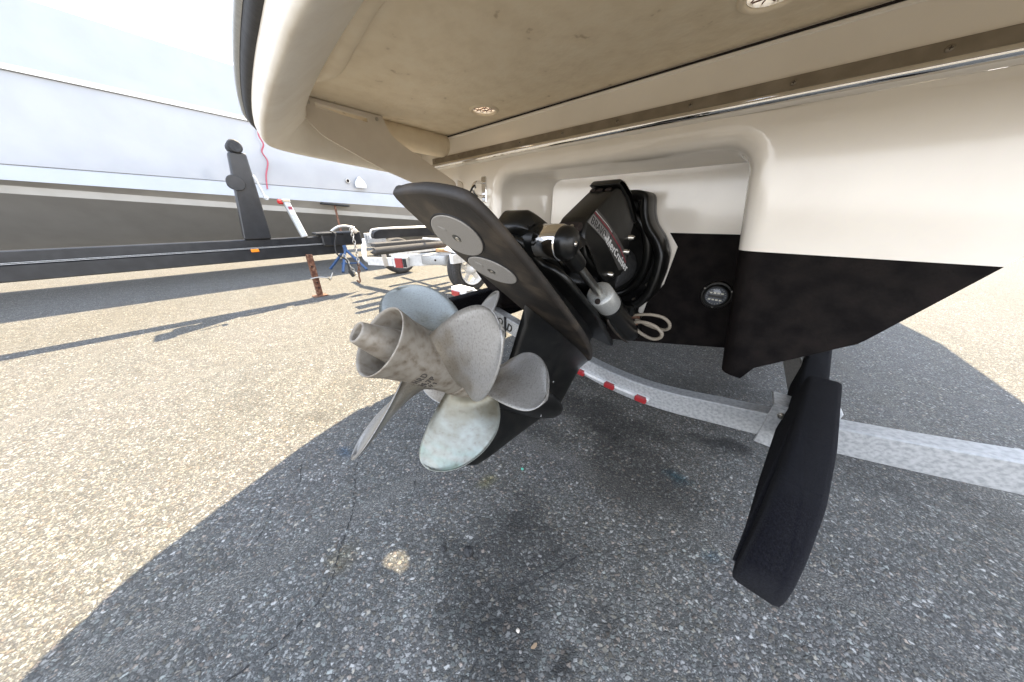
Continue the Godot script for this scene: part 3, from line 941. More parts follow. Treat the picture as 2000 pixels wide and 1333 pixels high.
# ---------------------------------------------------------------- stern drive (local axes: x starboard, y drive's up, z aft along the propeller shaft)
func blade_mesh(pitch: float, cm: float, a0: float, skew: float, rake: float, rmax: float, zc: float, hand: float, tide := 0.0) -> ArrayMesh:
	var rh := .056
	var mid := func(u: float, v: float) -> Array:
		var s := 1.0 - pow(1.0 - u, 1.6)
		var t := v * 2 - 1
		var r := rh * .88 + (rmax - rh * .88) * s
		var c := cm * (a0 + (1 - a0) * sin(PI / 2 * minf(1, s / .6))) * sqrt(clampf(1 - pow(clampf((s - .4) / .6, 0, 1), 2.4), 0, 1))
		var pit := atan2(pitch / TAU, r)
		var arc := c * t
		var ang := skew * s * s + arc * cos(pit) / r
		var camber := .010 * (1 - t * t) * s
		var z := zc + hand * (arc * sin(pit) + pitch / TAU * skew * s * s) + rake * (r - rh) - camber
		var th := (.0075 * (1 - s) + .0016) * pow(maxf(1 - t * t * t * t, 0.0), .5) + .0010
		if s < .15: th += .017 * pow(1 - s / .15, 2) * maxf(0, 1 - t * t)
		return [Vector3(r * cos(ang), r * sin(ang), z), th]
	var nu := 26
	var nv := 18
	var front := []
	var back := []
	for i in nu + 1:
		var fr := PackedVector3Array()
		var bk := PackedVector3Array()
		for j in nv + 1:
			var u := float(i) / nu
			var v := float(j) / nv
			var m: Array = mid.call(u, v)
			var du: Vector3 = mid.call(minf(u + .01, 1), v)[0] - mid.call(maxf(u - .01, 0), v)[0]
			var dv: Vector3 = mid.call(minf(u, .985), minf(v + .01, 1))[0] - mid.call(minf(u, .985), maxf(v - .01, 0))[0]
			var n := du.cross(dv).normalized()
			fr.append(m[0] + n * m[1])
			bk.append(m[0] - n * m[1])
		front.append(fr)
		back.append(bk)
	# wear: polished rim, brown staining at the root, a pale tide line where asked for
	var wn := noise(7.0, FastNoiseLite.TYPE_SIMPLEX_SMOOTH, 4, 63)
	var tone := func(i: int, j: int) -> Color:
		var u := float(i) / nu
		var t := absf(2.0 * j / nv - 1.0)
		var q: Vector3 = front[i][j]
		var k: float = wn.get_noise_3dv(q * 3.0)
		var rim := maxf(smoothstep(.90, .99, u), smoothstep(.88, .99, t) * smoothstep(.1, .3, u))
		var root := 1.0 - smoothstep(.05, .42, u + .25 * k)
		var c := Color(1, 1, 1).lerp(Color(.70, .60, .46), root * .8)
		c = c.lerp(Color(1.28, 1.26, 1.22), rim * .8)
		if tide > 0.0:
			c = c.lerp(Color(.84, 1.14, 1.02), .75 * smoothstep(.45, .62, u + .1 * k))
			c = c.lerp(Color(1.45, 1.95, 1.82), tide * (1.0 - smoothstep(.0, .055, absf(u - .62 - .05 * k - .10 * (float(j) / nv - .5)))))
			c = c.lerp(Color(1.15, 1.16, 1.30), smoothstep(.78, .9, u + .15 * k) * .7)
		return c * (1.0 + .16 * k)
	var st := begin()
	var face := func(arr: Array, i: int, j: int, flip: bool) -> void:
		var ij := [[i, j], [i + 1, j], [i + 1, j + 1], [i, j], [i + 1, j + 1], [i, j + 1]]
		if not flip: ij = [[i, j], [i, j + 1], [i + 1, j + 1], [i, j], [i + 1, j + 1], [i + 1, j]]
		for q in ij:
			st.set_color(tone.call(q[0], q[1]))
			st.add_vertex(arr[q[0]][q[1]])
	for i in nu:
		for j in nv:
			face.call(front, i, j, false)
			face.call(back, i, j, true)
	st.set_color(Color(1.25, 1.22, 1.15))
	for i in nu:
		for j in [0, nv]:
			quad(st, front[i][j], front[i + 1][j], back[i + 1][j], back[i][j])
	for j in nv:
		quad(st, front[nu][j], front[nu][j + 1], back[nu][j + 1], back[nu][j])
	return done(st)

func turned(a: float) -> Transform3D: return Transform3D(Basis(Vector3.BACK, a), Vector3.ZERO)

# thin prism between u0 and u1 heights: chord [front z, rear z], half thickness
func foil(rows_def: Array) -> ArrayMesh:     # each: [y, z_front, z_rear, half thickness, x shift]
	var rows := []
	for d in rows_def:
		var row := PackedVector3Array()
		var n := 14
		for k in n + 1:
			var t := float(k) / n
			row.append(Vector3(d[4] + d[3] * pow(maxf(sin(PI * pow(t, .7)), 0), .7), d[0], lerpf(d[1], d[2], t)))
		for k in range(n - 1, 0, -1):
			var t := float(k) / n
			row.append(Vector3(d[4] - d[3] * pow(maxf(sin(PI * pow(t, .7)), 0), .7), d[0], lerpf(d[1], d[2], t)))
		rows.append(row)
	var st := begin()
	rings(st, rows)
	return done(st)

func build_drive() -> void:
	var dr := root_of("stern_drive", "black stern drive tilted up, with two grey contra-rotating propellers", "outdrive")
	var t := deg_to_rad(41.0)
	var sg := deg_to_rad(-4.0)
	var aft := Vector3(sin(sg), 0, cos(sg))
	var d := aft * cos(t) + Vector3.UP * sin(t)
	var u := Vector3.UP * cos(t) - aft * sin(t)
	var s := Vector3(cos(sg), 0, -sin(sg))
	dr.transform = Transform3D(Basis(s, u, d), Vector3(-.451, .648, -.156))
	var inv := dr.transform.affine_inverse()
	# ---- rear propeller
	var hub := lathe([Vector2(-.188, .0562), Vector2(-.15, .0565), Vector2(-.10, .0575), Vector2(-.06, .059), Vector2(-.03, .0615), Vector2(-.010, .0655), Vector2(.0, .0675), Vector2(.002, .0675), Vector2(.003, .0655), Vector2(-.004, .0635), Vector2(-.03, .0575), Vector2(-.07, .0535), Vector2(-.14, .052), Vector2(-.15, .02)], Vector3.ZERO, Basis.IDENTITY, 64, false)
	var rp := put("rear_propeller", hub, M.prop_rust, dr)
	rp.set_meta("label", "weathered three-bladed rear propeller with open exhaust hub")
	var bm := blade_mesh(.646, .091, .88, .219, .298, .221, -.134, 1.0)
	var names := [M.prop, M.prop_blue, M.prop]
	for k in 3:
		put("blade", bm, names[k], rp, turned(.313 + TAU / 3 * k))
	put("nose_cone", lathe([Vector2(-.145, .030), Vector2(-.07, .0355), Vector2(-.045, .0355), Vector2(-.02, .032), Vector2(.01, .0262), Vector2(.030, .0215), Vector2(.040, .0195), Vector2(.0425, .0185), Vector2(.0425, .0152), Vector2(.038, .0142), Vector2(.01, .0135), Vector2(.01, .001)], Vector3.ZERO, Basis.IDENTITY, 40, false), M.prop_rust, rp)
	for k in 3:
		put("spoke", box(Vector3(.043, 0, -.125), Vector3(.026, .008, .05), .002), M.prop_rust, rp, turned(.9 + TAU / 3 * k))
	# stamped marks on the barrel
	var wrap := func(ang0: float, z0: float) -> Callable:
		return func(v: Vector3) -> Vector3:
			var r := .0583 + v.z
			var a := ang0 + v.x / .0583
			return Vector3(r * cos(a), r * sin(a), z0 + v.y)
	put("stamped_mark", lettering("HRD", .013, wrap.call(-.62, -.082), .0012), M.stamp, rp)
	put("stamped_mark", lettering("16.7P", .012, wrap.call(-.70, -.102), .0012), M.stamp, rp)
	put("stamped_mark", lettering("'' // 1", .009, wrap.call(-.80, -.118), .0012), M.stamp, rp)
	# ---- front propeller
	var fp := put("front_propeller", lathe([Vector2(-.326, .0575), Vector2(-.28, .0582), Vector2(-.22, .0582), Vector2(-.196, .0577), Vector2(-.1925, .0565), Vector2(-.1922, .05)], Vector3.ZERO, Basis.IDENTITY, 64, false), M.prop_rust, dr)
	fp.set_meta("label", "weathered four-bladed front propeller with greenish patina")
	var fm := blade_mesh(.583, .086, .761, -.355, .022, .230, -.262, -1.0)
	var fm2 := blade_mesh(.583, .086, .761, -.355, .022, .230, -.262, -1.0, 1.0)
	var fmat := [M.patina, M.prop, M.prop, M.prop]
	for k in 4:
		put("blade", fm2 if k == 0 else fm, fmat[k], fp, turned(-1.022 + TAU / 4 * k))
	# ---- gear case, leg, skeg
	put("gear_case", lathe([Vector2(-.33, .052), Vector2(-.335, .0575), Vector2(-.42, .060), Vector2(-.55, .061), Vector2(-.66, .056), Vector2(-.74, .045), Vector2(-.79, .030), Vector2(-.815, .014), Vector2(-.82, .001)], Vector3.ZERO, Basis.IDENTITY, 40), M.black, dr)
	put("leg", foil([[.0, -.79, -.37, .022, 0], [.05, -.80, -.362, .026, .003], [.12, -.79, -.335, .028, .008], [.19, -.785, -.305, .032, .014], [.232, -.80, -.285, .042, .018]]), M.black, dr)
	put("skeg", foil([[-.03, -.76, -.40, .020, 0], [-.06, -.70, -.395, .014, 0], [-.14, -.60, -.385, .010, 0], [-.22, -.505, -.385, .007, 0], [-.247, -.465, -.39, .003, 0]]), M.black, dr)
	for q in [[-.62, .12], [-.60, .09], [-.585, .065], [-.60, -.035]]:
		put("chipped_paint", lump(.004, .4, int(q[0] * -1000)), M.aluminium, dr, Transform3D(Basis(Vector3.BACK, -PI / 2), Vector3(.031 if q[1] > 0 else .048, q[1], q[0])))
	# ---- ventilation plate with its two anodes underneath
	var outline := rounded([Vector2(-.050, .080), Vector2(-.016, .091), Vector2(.030, .091), Vector2(.075, .087), Vector2(.130, .072), Vector2(.148, .050), Vector2(.156, -.013), Vector2(.156, -.127), Vector2(.150, -.264), Vector2(.135, -.45), Vector2(.105, -.608), Vector2(.055, -.76), Vector2(.01, -.80), Vector2(-.02, -.70), Vector2(-.032, -.50), Vector2(-.040, -.335), Vector2(-.047, -.204), Vector2(-.057, -.105), Vector2(-.059, -.02)], 4)
	var pl := put("ventilation_plate", slab(outline, func(p, q): return Vector3(p.x, .235 + .019 * q, p.y), .006, .019), M.black_worn, dr)
	for a in [[Vector2(.027, -.015), Vector2(.0268, -.0435), Vector2(.0690, .0360)], [Vector2(.0268, -.124), Vector2(.034, -.0415), Vector2(.060, .026)]]:
		var disc := func(r0: float, y: float) -> PackedVector3Array:
			var ring := PackedVector3Array()
			for k in 48:
				var q: Vector2 = a[0] + (a[1] * cos(TAU * k / 48) + a[2] * sin(TAU * k / 48)) * r0
				ring.append(Vector3(q.x, y, q.y))
			return ring
		var oval := PackedVector2Array()
		for q in disc.call(1.0, 0.0): oval.append(Vector2(q.x, q.z))
		var an := put("anode", slab(oval, func(p, q): return Vector3(p.x, .2325 + .0024 * q, p.y), .0012, .0024), M.anode, pl)
		var pit := begin()
		rings(pit, [disc.call(.17, .2324), disc.call(.155, .2321), disc.call(.14, .2322)], true, false, true)
		put("anode_recess", done(pit), M.dark_print, pl)
		var groove := begin()
		rings(groove, [disc.call(1.055, .2349), disc.call(1.05, .2338), disc.call(1.03, .2338), disc.call(1.025, .2349)], true, false, false)
		put("anode_rim", done(groove), M.rubber, pl)
		put("anode_bolt", lathe([Vector2(0, .006), Vector2(.001, .0055), Vector2(.0012, .001)], Vector3(a[0].x + .002, .2322, a[0].y - .003), Basis(Vector3.RIGHT, Vector3.FORWARD, Vector3.DOWN), 14), M.steel, pl)
		var org: Vector2 = a[0] + a[1] * -.55 + a[2] * -.02
		put("anode_mark", box(Vector3(org.x, .2324, org.y), Vector3(.018, .0012, .009), .0003, Basis(Vector3.UP, .5)), M.anode, pl)
	# ---- splash plate and the housing between the plates
	var sp := cornered([Vector2(-.050, -.125), Vector2(.046, -.135), Vector2(.056, -.225), Vector2(.088, -.238), Vector2(.108, -.285), Vector2(.128, -.46), Vector2(.112, -.76), Vector2(.02, -.715), Vector2(-.08, -.74), Vector2(-.10, -.46), Vector2(-.09, -.26), Vector2(-.056, -.225)], .02, 3)
	put("splash_plate", slab(sp, func(p, q): return Vector3(p.x, .318 + .018 * q, p.y), .005, .018), M.black, dr)
	put("leg_housing", foil([[.258, -.77, -.10, .062, .01], [.285, -.76, -.11, .052, .008], [.320, -.75, -.115, .060, .005]]), M.black, dr)
	# ---- upper housing
	var half := func(z: float, y: float) -> float: return -.145 * z - .052 * y + .026
	var low := cornered([Vector2(-.115, .335), Vector2(-.118, .392), Vector2(-.150, .405), Vector2(-.262, .425), Vector2(-.305, .475), Vector2(-.345, .500), Vector2(-.52, .47), Vector2(-.66, .47), Vector2(-.69, .335)], .022, 4)
	put("lower_housing", slab(low, func(p, q):
		var w := clampf(.052 + (-.14 - p.x) * .30, .050, .095) * (1.0 - .38 * smoothstep(.40, .50, p.y))
		return Vector3(lerpf(-w, w, q), p.y, p.x), .026, .15), M.black, dr)
	var cowl := cornered([Vector2(-.318, .535), Vector2(-.3755, .690), Vector2(-.386, .712), Vector2(-.44, .728), Vector2(-.540, .718), Vector2(-.556, .66), Vector2(-.598, .60), Vector2(-.600, .54), Vector2(-.535, .462), Vector2(-.38, .455), Vector2(-.335, .492)], .012, 3)
	put("upper_housing", slab(cowl, func(p, q): return Vector3(lerpf(-1, 1, q) * half.call(p.x, p.y), p.y, p.x), .006, .11), M.black, dr)
	put("housing_recess", box(Vector3(0, .497, -.316), Vector3(.078, .05, .02), .004, Basis(Vector3.RIGHT, -.35)), M.dark_hole, dr)
	for x in [-.022, .018]:
		put("recess_bolt", lathe([Vector2(0, .006), Vector2(.004, .005), Vector2(.005, .001)], Vector3(x, .500, -.307), basis_along(Vector3(0, .3, 1)), 10), M.steel, dr)
	# cover cap with a lip over the rear face
	var cap := cornered([Vector2(-.366, .702), Vector2(-.372, .728), Vector2(-.395, .742), Vector2(-.45, .752), Vector2(-.512, .742), Vector2(-.548, .716), Vector2(-.535, .705), Vector2(-.45, .722), Vector2(-.39, .714)], .006, 3)
	put("top_cover", slab(cap, func(p, q): return Vector3(lerpf(-1, 1, q) * (half.call(p.x, p.y) + .006), p.y, p.x), .006, .11), M.black, dr)
	for x in [-.030, -.006, .022]:
		put("vent_opening", box(Vector3(x, .692, -.3745), Vector3(.019, .012, .006), .002, Basis(Vector3.RIGHT, -.33)), M.dark_hole, dr)
	# ---- sticker on the starboard side: point (z, y) laid on the side plane
	var on := func(z: float, y: float, off: float) -> Vector3: return Vector3(half.call(z, y) + off, y, z)
	var band := func(pts: Array, off: float) -> ArrayMesh:
		return slab(PackedVector2Array(pts), func(p, q): return on.call(p.x, p.y, off + q * .0006))
	var st1 := put("sticker", band.call([Vector2(-.322, .529), Vector2(-.338, .587), Vector2(-.38, .596), Vector2(-.42, .601), Vector2(-.48, .607), Vector2(-.534, .607), Vector2(-.575, .600), Vector2(-.592, .585), Vector2(-.592, .562), Vector2(-.570, .538), Vector2(-.50, .545), Vector2(-.434, .549), Vector2(-.38, .540)], .0006), M.sticker, dr)
	st1.set_meta("label", "dark grey band sticker with white and dark lettering and red stripes")
	put("stripe", band.call([Vector2(-.334, .570), Vector2(-.3345, .573), Vector2(-.42, .588), Vector2(-.52, .594), Vector2(-.585, .583), Vector2(-.585, .580), Vector2(-.52, .590), Vector2(-.42, .584)], .0016), M.maroon_print, st1)
	put("stripe", band.call([Vector2(-.335, .576), Vector2(-.3352, .5775), Vector2(-.41, .5925), Vector2(-.445, .5945), Vector2(-.445, .593), Vector2(-.41, .591)], .0016), M.white_print, st1)
	put("stripe", band.call([Vector2(-.326, .531), Vector2(-.333, .564), Vector2(-.44, .580), Vector2(-.442, .552), Vector2(-.38, .543)], .0011), M.grey_print, st1)
	put("stripe", band.call([Vector2(-.443, .549), Vector2(-.449, .604), Vector2(-.4505, .604), Vector2(-.4445, .549)], .0020), M.dark_print, st1)
	# lettering runs forward and slightly up along the band
	var run := func(z0: float, y0: float, z1: float, y1: float, off: float) -> Callable:
		var e := Vector2(z1 - z0, y1 - y0).normalized()
		var up := Vector2(e.y, -e.x)
		if up.y < 0: up = -up
		return func(v: Vector3) -> Vector3:
			var q := Vector2(z0, y0) + e * v.x + up * v.y
			return on.call(q.x, q.y, off + v.z)
	put("lettering", lettering("MerCruiser", .0235, run.call(-.522, .5655, -.60, .570, .0022)), M.white_print, st1)
	put("lettering", lettering("BRAVO", .021, run.call(-.378, .556, -.43, .565, .0022), .0008, "Droid Sans", 400), M.dark_print, st1)
	put("lettering", lettering("THREE", .0075, run.call(-.427, .5575, -.44, .559, .0022)), M.white_print, st1)
	# ---- trim rams: aft pivot pin with chrome sleeves and caps, rod, gland, barrel
	var pin := Vector3(0, .352, -.175)
	var X := Basis(Vector3.UP, Vector3.BACK, Vector3.RIGHT)
	put("pivot_boss", rod(pin - Vector3(.074, 0, 0), pin + Vector3(.074, 0, 0), .036, 28), M.black, dr)
	for k in [1.0, -1.0]:
		var bas := Basis(Vector3.UP, Vector3.BACK * k, Vector3.RIGHT * k)
		put("chrome_sleeve", lathe([Vector2(.068, .034), Vector2(.070, .0372), Vector2(.124, .0372), Vector2(.127, .036), Vector2(.1275, .034)], pin, bas, 40), M.chrome, dr)
		put("pivot_cap", lathe([Vector2(.1275, .0345), Vector2(.130, .0355), Vector2(.142, .0345), Vector2(.150, .030), Vector2(.156, .019), Vector2(.158, .010), Vector2(.1582, .001)], pin, bas, 24), M.black, dr)
		put("rivet", lathe([Vector2(.158, .0055), Vector2(.160, .005), Vector2(.161, .001)], pin, bas, 14), M.steel, dr)
		var a := Vector3(.128 * k, .350, -.205)
		var g0 := Vector3(.127 * k, .372, -.425)
		var g1 := Vector3(.126 * k, .384, -.515)
		var e := Vector3(.112 * k, .432, -.900)
		put("ram_eye", rod(a + Vector3(0, .001, .02), a + (g0 - a) * .28, .021, 18, .3), M.black, dr)
		put("ram_rod", rod(a, g0 + (g1 - g0) * .1, .0112, 20), M.steel, dr)
		put("ram_gland", lathe([Vector2(0, .024), Vector2(.002, .0345), Vector2(.005, .0375), Vector2((g1 - g0).length(), .0375)], g0, basis_along(g1 - g0), 36), M.aluminium, dr)
		put("gland_notch", rod(g0 + Vector3(.006 * k, -.024, .0015), g0 + Vector3(.006 * k, -.0242, -.012), .008, 12), M.dark_hole, dr)
		put("ram_barrel", lathe([Vector2(0, .0395), Vector2(.006, .0405), Vector2(.012, .038), Vector2(.30, .036), Vector2(.36, .033), Vector2((e - g1).length(), .022)], g1, basis_along(e - g1), 28), M.black, dr)
	put("ram_pipe", tube([Vector3(.126, .352, -.56), Vector3(.130, .345, -.58), Vector3(.128, .350, -.66), Vector3(.120, .372, -.80), Vector3(.112, .390, -.88)], .004, 8), M.black_worn, dr)
	# ---- bolts on the starboard side of the housing
	for q in [Vector3(.086, .655, -.548), Vector3(.090, .604, -.556), Vector3(.090, .492, -.525)]:
		put("flange_bolt", lathe([Vector2(-.03, .009), Vector2(-.004, .0095), Vector2(-.003, .0075), Vector2(.002, .0072), Vector2(.003, .005), Vector2(.0035, .001)], q, Basis(Vector3.BACK, Vector3.UP, Vector3.RIGHT), 12), M.steel, dr)
	put("bell_housing", slab(cornered([Vector2(-.50, .655), Vector2(-.545, .70), Vector2(-.60, .66), Vector2(-.66, .58), Vector2(-.68, .48), Vector2(-.64, .42), Vector2(-.50, .42)], .03, 4), func(p, q): return Vector3(lerpf(-.066, .066, q), p.y, p.x), .02, .13), M.black, dr)
	# ---- fixed parts on the transom, laid out in world axes
	var gx := XC + .02
	var sil := [Vector2(.0, .935), Vector2(.062, .935), Vector2(.098, .922), Vector2(.108, .865), Vector2(.128, .825), Vector2(.178, .775), Vector2(.205, .725), Vector2(.207, .650), Vector2(.195, .575), Vector2(.155, .515), Vector2(.10, .478), Vector2(.0, .46)]
	var ring := []
	for p in sil: ring.append(Vector2(gx + p.x * .90, p.y))
	for k in range(sil.size() - 2, 0, -1): ring.append(Vector2(gx - sil[k].x * .90, sil[k].y))
	var outl := cornered(ring, .02, 3)
	var zb := ZT - .23
	var st := begin()
	slab_on(st, outl, func(p, q): return Vector3(p.x, p.y, zb + .003 + .045 * q), .006, .045)
	var inn := inset(outl, .034)
	var rows := []
	for l in [[outl, .04], [outl, .112], [inset(outl, .003), .120], [inset(outl, .010), .124], [inset(outl, .024), .120], [inn, .108], [inn, .03]]:
		var row := PackedVector3Array()
		for p in l[0]: row.append(Vector3(p.x, p.y, zb + l[1]))
		rows.append(row)
	for i in rows.size() - 1:
		for k in outl.size():
			quad(st, rows[i][k], rows[i + 1][k], rows[i + 1][(k + 1) % outl.size()], rows[i][(k + 1) % outl.size()])
	put("gimbal_housing", done(st), M.black, dr, inv)
	var gr := begin()
	var gpath := []
	for k in 25:
		var a := TAU * k / 24
		gpath.append(Vector3(gx + .118 * sin(a), .70 + .165 * cos(a), zb + .075 + .03 * cos(a)))
	tube_on(gr, smooth_path(gpath, 2), .017, 10)
	put("gimbal_ring", done(gr), M.black, dr, inv)
	# bellows between the transom and the drive
	var bpts := []
	var b0 := Vector3(gx, .66, zb + .02)
	var b1 := dr.transform * Vector3(0, .53, -.60)
	var bp := []
	for k in 29:
		var q := k / 28.0
		bp.append(Vector2((b1 - b0).length() * q, .072 + .010 * (k % 2)))
	put("bellows", lathe(bp, b0, basis_along(b1 - b0), 28), M.rubber, dr, inv)
	for q in [Vector2(.150, .69), Vector2(.135, .60), Vector2(.095, .53), Vector2(.07, .885), Vector2(-.07, .885), Vector2(-.15, .69), Vector2(-.135, .6)]:
		put("housing_stud", lathe([Vector2(0, .008), Vector2(.012, .008), Vector2(.013, .004), Vector2(.024, .004)], Vector3(gx + q.x, q.y, zb + .047), Basis.IDENTITY, 6), M.steel, dr, inv)
	put("gimbal_lug", box(Vector3(gx + .05, .50, zb + .11), Vector3(.16, .05, .09), .012), M.black, dr, inv)
	put("gimbal_lug", box(Vector3(gx, .45, zb + .06), Vector3(.26, .05, .10), .015), M.black_worn, dr, inv)
	put("trim_line_block", box(Vector3(-.262, .415, zb + .09), Vector3(.035, .075, .03), .004, Basis(Vector3.BACK, .2)), M.black, dr, inv)
	# braided trim lines in two loops
	var zl := ZT - .12
	put("trim_hose", tube([Vector3(-.292, .470, zl), Vector3(-.262, .486, zl + .005), Vector3(-.215, .500, zl + .01), Vector3(-.170, .498, zl + .005), Vector3(-.145, .478, zl - .005), Vector3(-.142, .455, zl - .012), Vector3(-.160, .440, zl - .02), Vector3(-.20, .440, zl - .022), Vector3(-.25, .452, zl - .02), Vector3(-.29, .465, zl - .02)], .0062, 12), M.hose, dr, inv)
	put("trim_hose", tube([Vector3(-.285, .450, zl + .03), Vector3(-.262, .462, zl + .035), Vector3(-.225, .474, zl + .04), Vector3(-.185, .470, zl + .042), Vector3(-.155, .450, zl + .04), Vector3(-.155, .427, zl + .034), Vector3(-.178, .412, zl + .03), Vector3(-.215, .416, zl + .026), Vector3(-.26, .432, zl + .02), Vector3(-.29, .444, zl + .02)], .0066, 12), M.hose, dr, inv)
	for q in [Vector3(-.288, .468, zl), Vector3(-.282, .450, zl + .03)]:
		put("hose_fitting", rod(q, q + Vector3(.035, .012, .003), .0085, 12), M.rust, dr, inv)

# ---------------------------------------------------------------- our trailer
func build_trailer() -> void:
	var tr := root_of("boat_trailer", "galvanised boat trailer under the boat with curved beam and red marker lights", "trailer", Vector3(XC, 0, -1.0))
	var off := -Vector3(XC, 0, -1.0)
	var xf := Transform3D(Basis.IDENTITY, off)
	# curved C-section beam across the stern
	var line := smooth_path([Vector3(-1.10, .335, 0), Vector3(-.95, .296, 0), Vector3(-.70, .242, 0), Vector3(-.449, .206, 0), Vector3(-.30, .184, 0), Vector3(-.18, .177, 0), Vector3(-.056, .186, 0), Vector3(.094, .214, 0), Vector3(.204, .236, 0), Vector3(.45, .292, 0), Vector3(.70, .36, 0)], 6)
	var rows := []
	for p in line:
		var y := p.y
		var h := .083
		var z := -.952
		rows.append(PackedVector3Array([Vector3(p.x, y, z - .045), Vector3(p.x, y, z - .003), Vector3(p.x, y + .003, z), Vector3(p.x, y + h - .004, z), Vector3(p.x, y + h, z - .004), Vector3(p.x, y + h + .0, z - .05), Vector3(p.x, y + h - .006, z - .052), Vector3(p.x, y + h - .008, z - .010), Vector3(p.x, y + .008, z - .010), Vector3(p.x, y + .006, z - .045)]))
	var st := begin(false)
	for i in rows.size() - 1:
		for k in 10:
			quad(st, rows[i][k], rows[i + 1][k], rows[i + 1][(k + 1) % 10], rows[i][(k + 1) % 10])
	put("cross_beam", done(st), M.galvanised, tr, xf)
	# red identification light bar, following the beam
	var bar_st := begin(false)
	var bp := [Vector3(-.438, .2275, 0), Vector3(-.30, .2105, 0), Vector3(-.105, .206, 0)]
	var lb := put("light_bar", bar(Vector3(-.436, .2275, -.948), Vector3(-.290, .2135, -.948), .024, .012, .002), M.white_paint, tr, xf)
	put("light_bar_rail", bar(Vector3(-.290, .2135, -.948), Vector3(-.118, .2100, -.948), .024, .012, .002), M.white_paint, lb)
	for q in [[Vector3(-.408, .2185, -.9485), -.10], [Vector3(-.272, .2085, -.9485), -.05], [Vector3(-.146, .2045, -.9485), -.015]]:
		var lens := put("red_marker_lens", box(q[0] + Vector3(0, 0, .011), Vector3(.044, .025, .022), .005, Basis(Vector3.BACK, q[1])), M.red_lens, lb)
		lens.set_meta("label", "small red marker lens")
	for q in [Vector3(-.34, .2195, -.944), Vector3(-.21, .2125, -.944)]:
		put("reflector_strip", box(q, Vector3(.055, .009, .002), .0005, Basis(Vector3.BACK, -.07)), M.galvanised, lb)
	# carpeted bunks
	for k in 2:
		var x := .137 if k == 0 else -.985
		var sgn := 1.0 if k == 0 else -1.0
		var splay := .15 if k == 0 else 0.0
		var prof := cornered([Vector2(-.395, .300), Vector2(-.405, .345), Vector2(-.44, .385), Vector2(-.52, .435), Vector2(-.66, .462), Vector2(-.955, .475), Vector2(-.98, .40), Vector2(-2.6, .40), Vector2(-2.6, .27), Vector2(-.98, .27), Vector2(-.70, .268)], .018, 3)
		if k == 1: prof = cornered([Vector2(-.66, .315), Vector2(-.655, .49), Vector2(-1.08, .49), Vector2(-1.14, .40), Vector2(-2.6, .40), Vector2(-2.6, .28), Vector2(-1.2, .300)], .012, 2)
		var b := put("carpeted_bunk", slab(prof, func(p, q): return Vector3(x + sgn * (q * .062) + splay * (-.40 - p.x), p.y, p.x), .010, .062), M.carpet, tr, xf)
		b.set_meta("label", "bunk board wrapped in dark carpet")
		if k == 0:
			put("carpet_fold", tube([Vector3(x + .054, .43, -.74), Vector3(x + .029, .40, -.60), Vector3(x + .013, .355, -.50), Vector3(x + .005, .31, -.43)], .005, 8), M.carpet, b)
	# frame
	for k in [1.0, -1.0]:
		put("side_rail", bar(Vector3(XC + .72 * k, .31, -1.0), Vector3(XC + .72 * k, .31, -5.5), .06, .11), M.galvanised, tr, xf)
		put("bunk_bracket", box(Vector3(XC + .64 * k, .285, -.951), Vector3(.06, .15, .008), .002), M.galvanised, tr, xf)
		put("bunk_bracket_arm", box(Vector3(XC + .64 * k, .352, -.99), Vector3(.06, .008, .09), .002), M.galvanised, tr, xf)
		put("bracket_bolt", lathe([Vector2(0, .010), Vector2(.007, .010), Vector2(.008, .005), Vector2(.016, .005)], Vector3(XC + .635 * k, .33, -.946), Basis.IDENTITY, 6), M.steel, tr, xf)
		var wh := put("wheel", wheel_tyre(.29, .17), M.tyre, tr, xf * Transform3D(Basis(Vector3.UP, PI / 2 * k), Vector3(XC + 1.05 * k, .29, -3.2)))
		put("rim", wheel_rim(.19, .10), M.white_paint, wh)
	put("frame_cross_member", bar(Vector3(XC - .72, .31, -3.2), Vector3(XC + .72, .31, -3.2), .06, .08), M.galvanised, tr, xf)
	put("light_arm", bar(Vector3(-1.14, .30, -1.36), Vector3(-1.64, .29, -1.36), .03, .03), M.galvanised, tr, xf)
	# port tail light and licence plate below it
	var tl := put("tail_light_housing", box(Vector3(-1.70, .292, -1.33), Vector3(.20, .05, .10), .006), M.white_paint, tr, xf)
	put("red_tail_lens", box(Vector3(-1.735, .268, -1.275), Vector3(.10, .045, .012), .003), M.red_lens, tl)
	var pb := Basis(Vector3.BACK, -.34)
	for q in [["O.", Vector3(-.905, .322, -.951)], ["D", Vector3(-.845, .306, -.951)]]:
		var c: Vector3 = q[1]
		put("beam_lettering", lettering(q[0], .046, func(v: Vector3) -> Vector3: return c + pb * v), M.dark_print, tr, xf)
	put("beam_strap", box(Vector3(-.874, .305, -.947), Vector3(.012, .12, .008), .001), M.rubber, tr, xf)

func wheel_tyre(r: float, w: float) -> ArrayMesh:
	var i := r * .66
	return lathe([Vector2(-w * .36, i), Vector2(-w * .44, i + .012), Vector2(-w * .5, (r + i) / 2), Vector2(-w * .46, r * .93), Vector2(-w * .38, r * .985), Vector2(-w * .12, r), Vector2(-w * .115, r - .008), Vector2(-w * .095, r - .008), Vector2(-w * .09, r), Vector2(w * .09, r), Vector2(w * .095, r - .008), Vector2(w * .115, r - .008), Vector2(w * .12, r), Vector2(w * .38, r * .985), Vector2(w * .46, r * .93), Vector2(w * .5, (r + i) / 2), Vector2(w * .44, i + .012), Vector2(w * .36, i)], Vector3.ZERO, Basis.IDENTITY, 48, false)

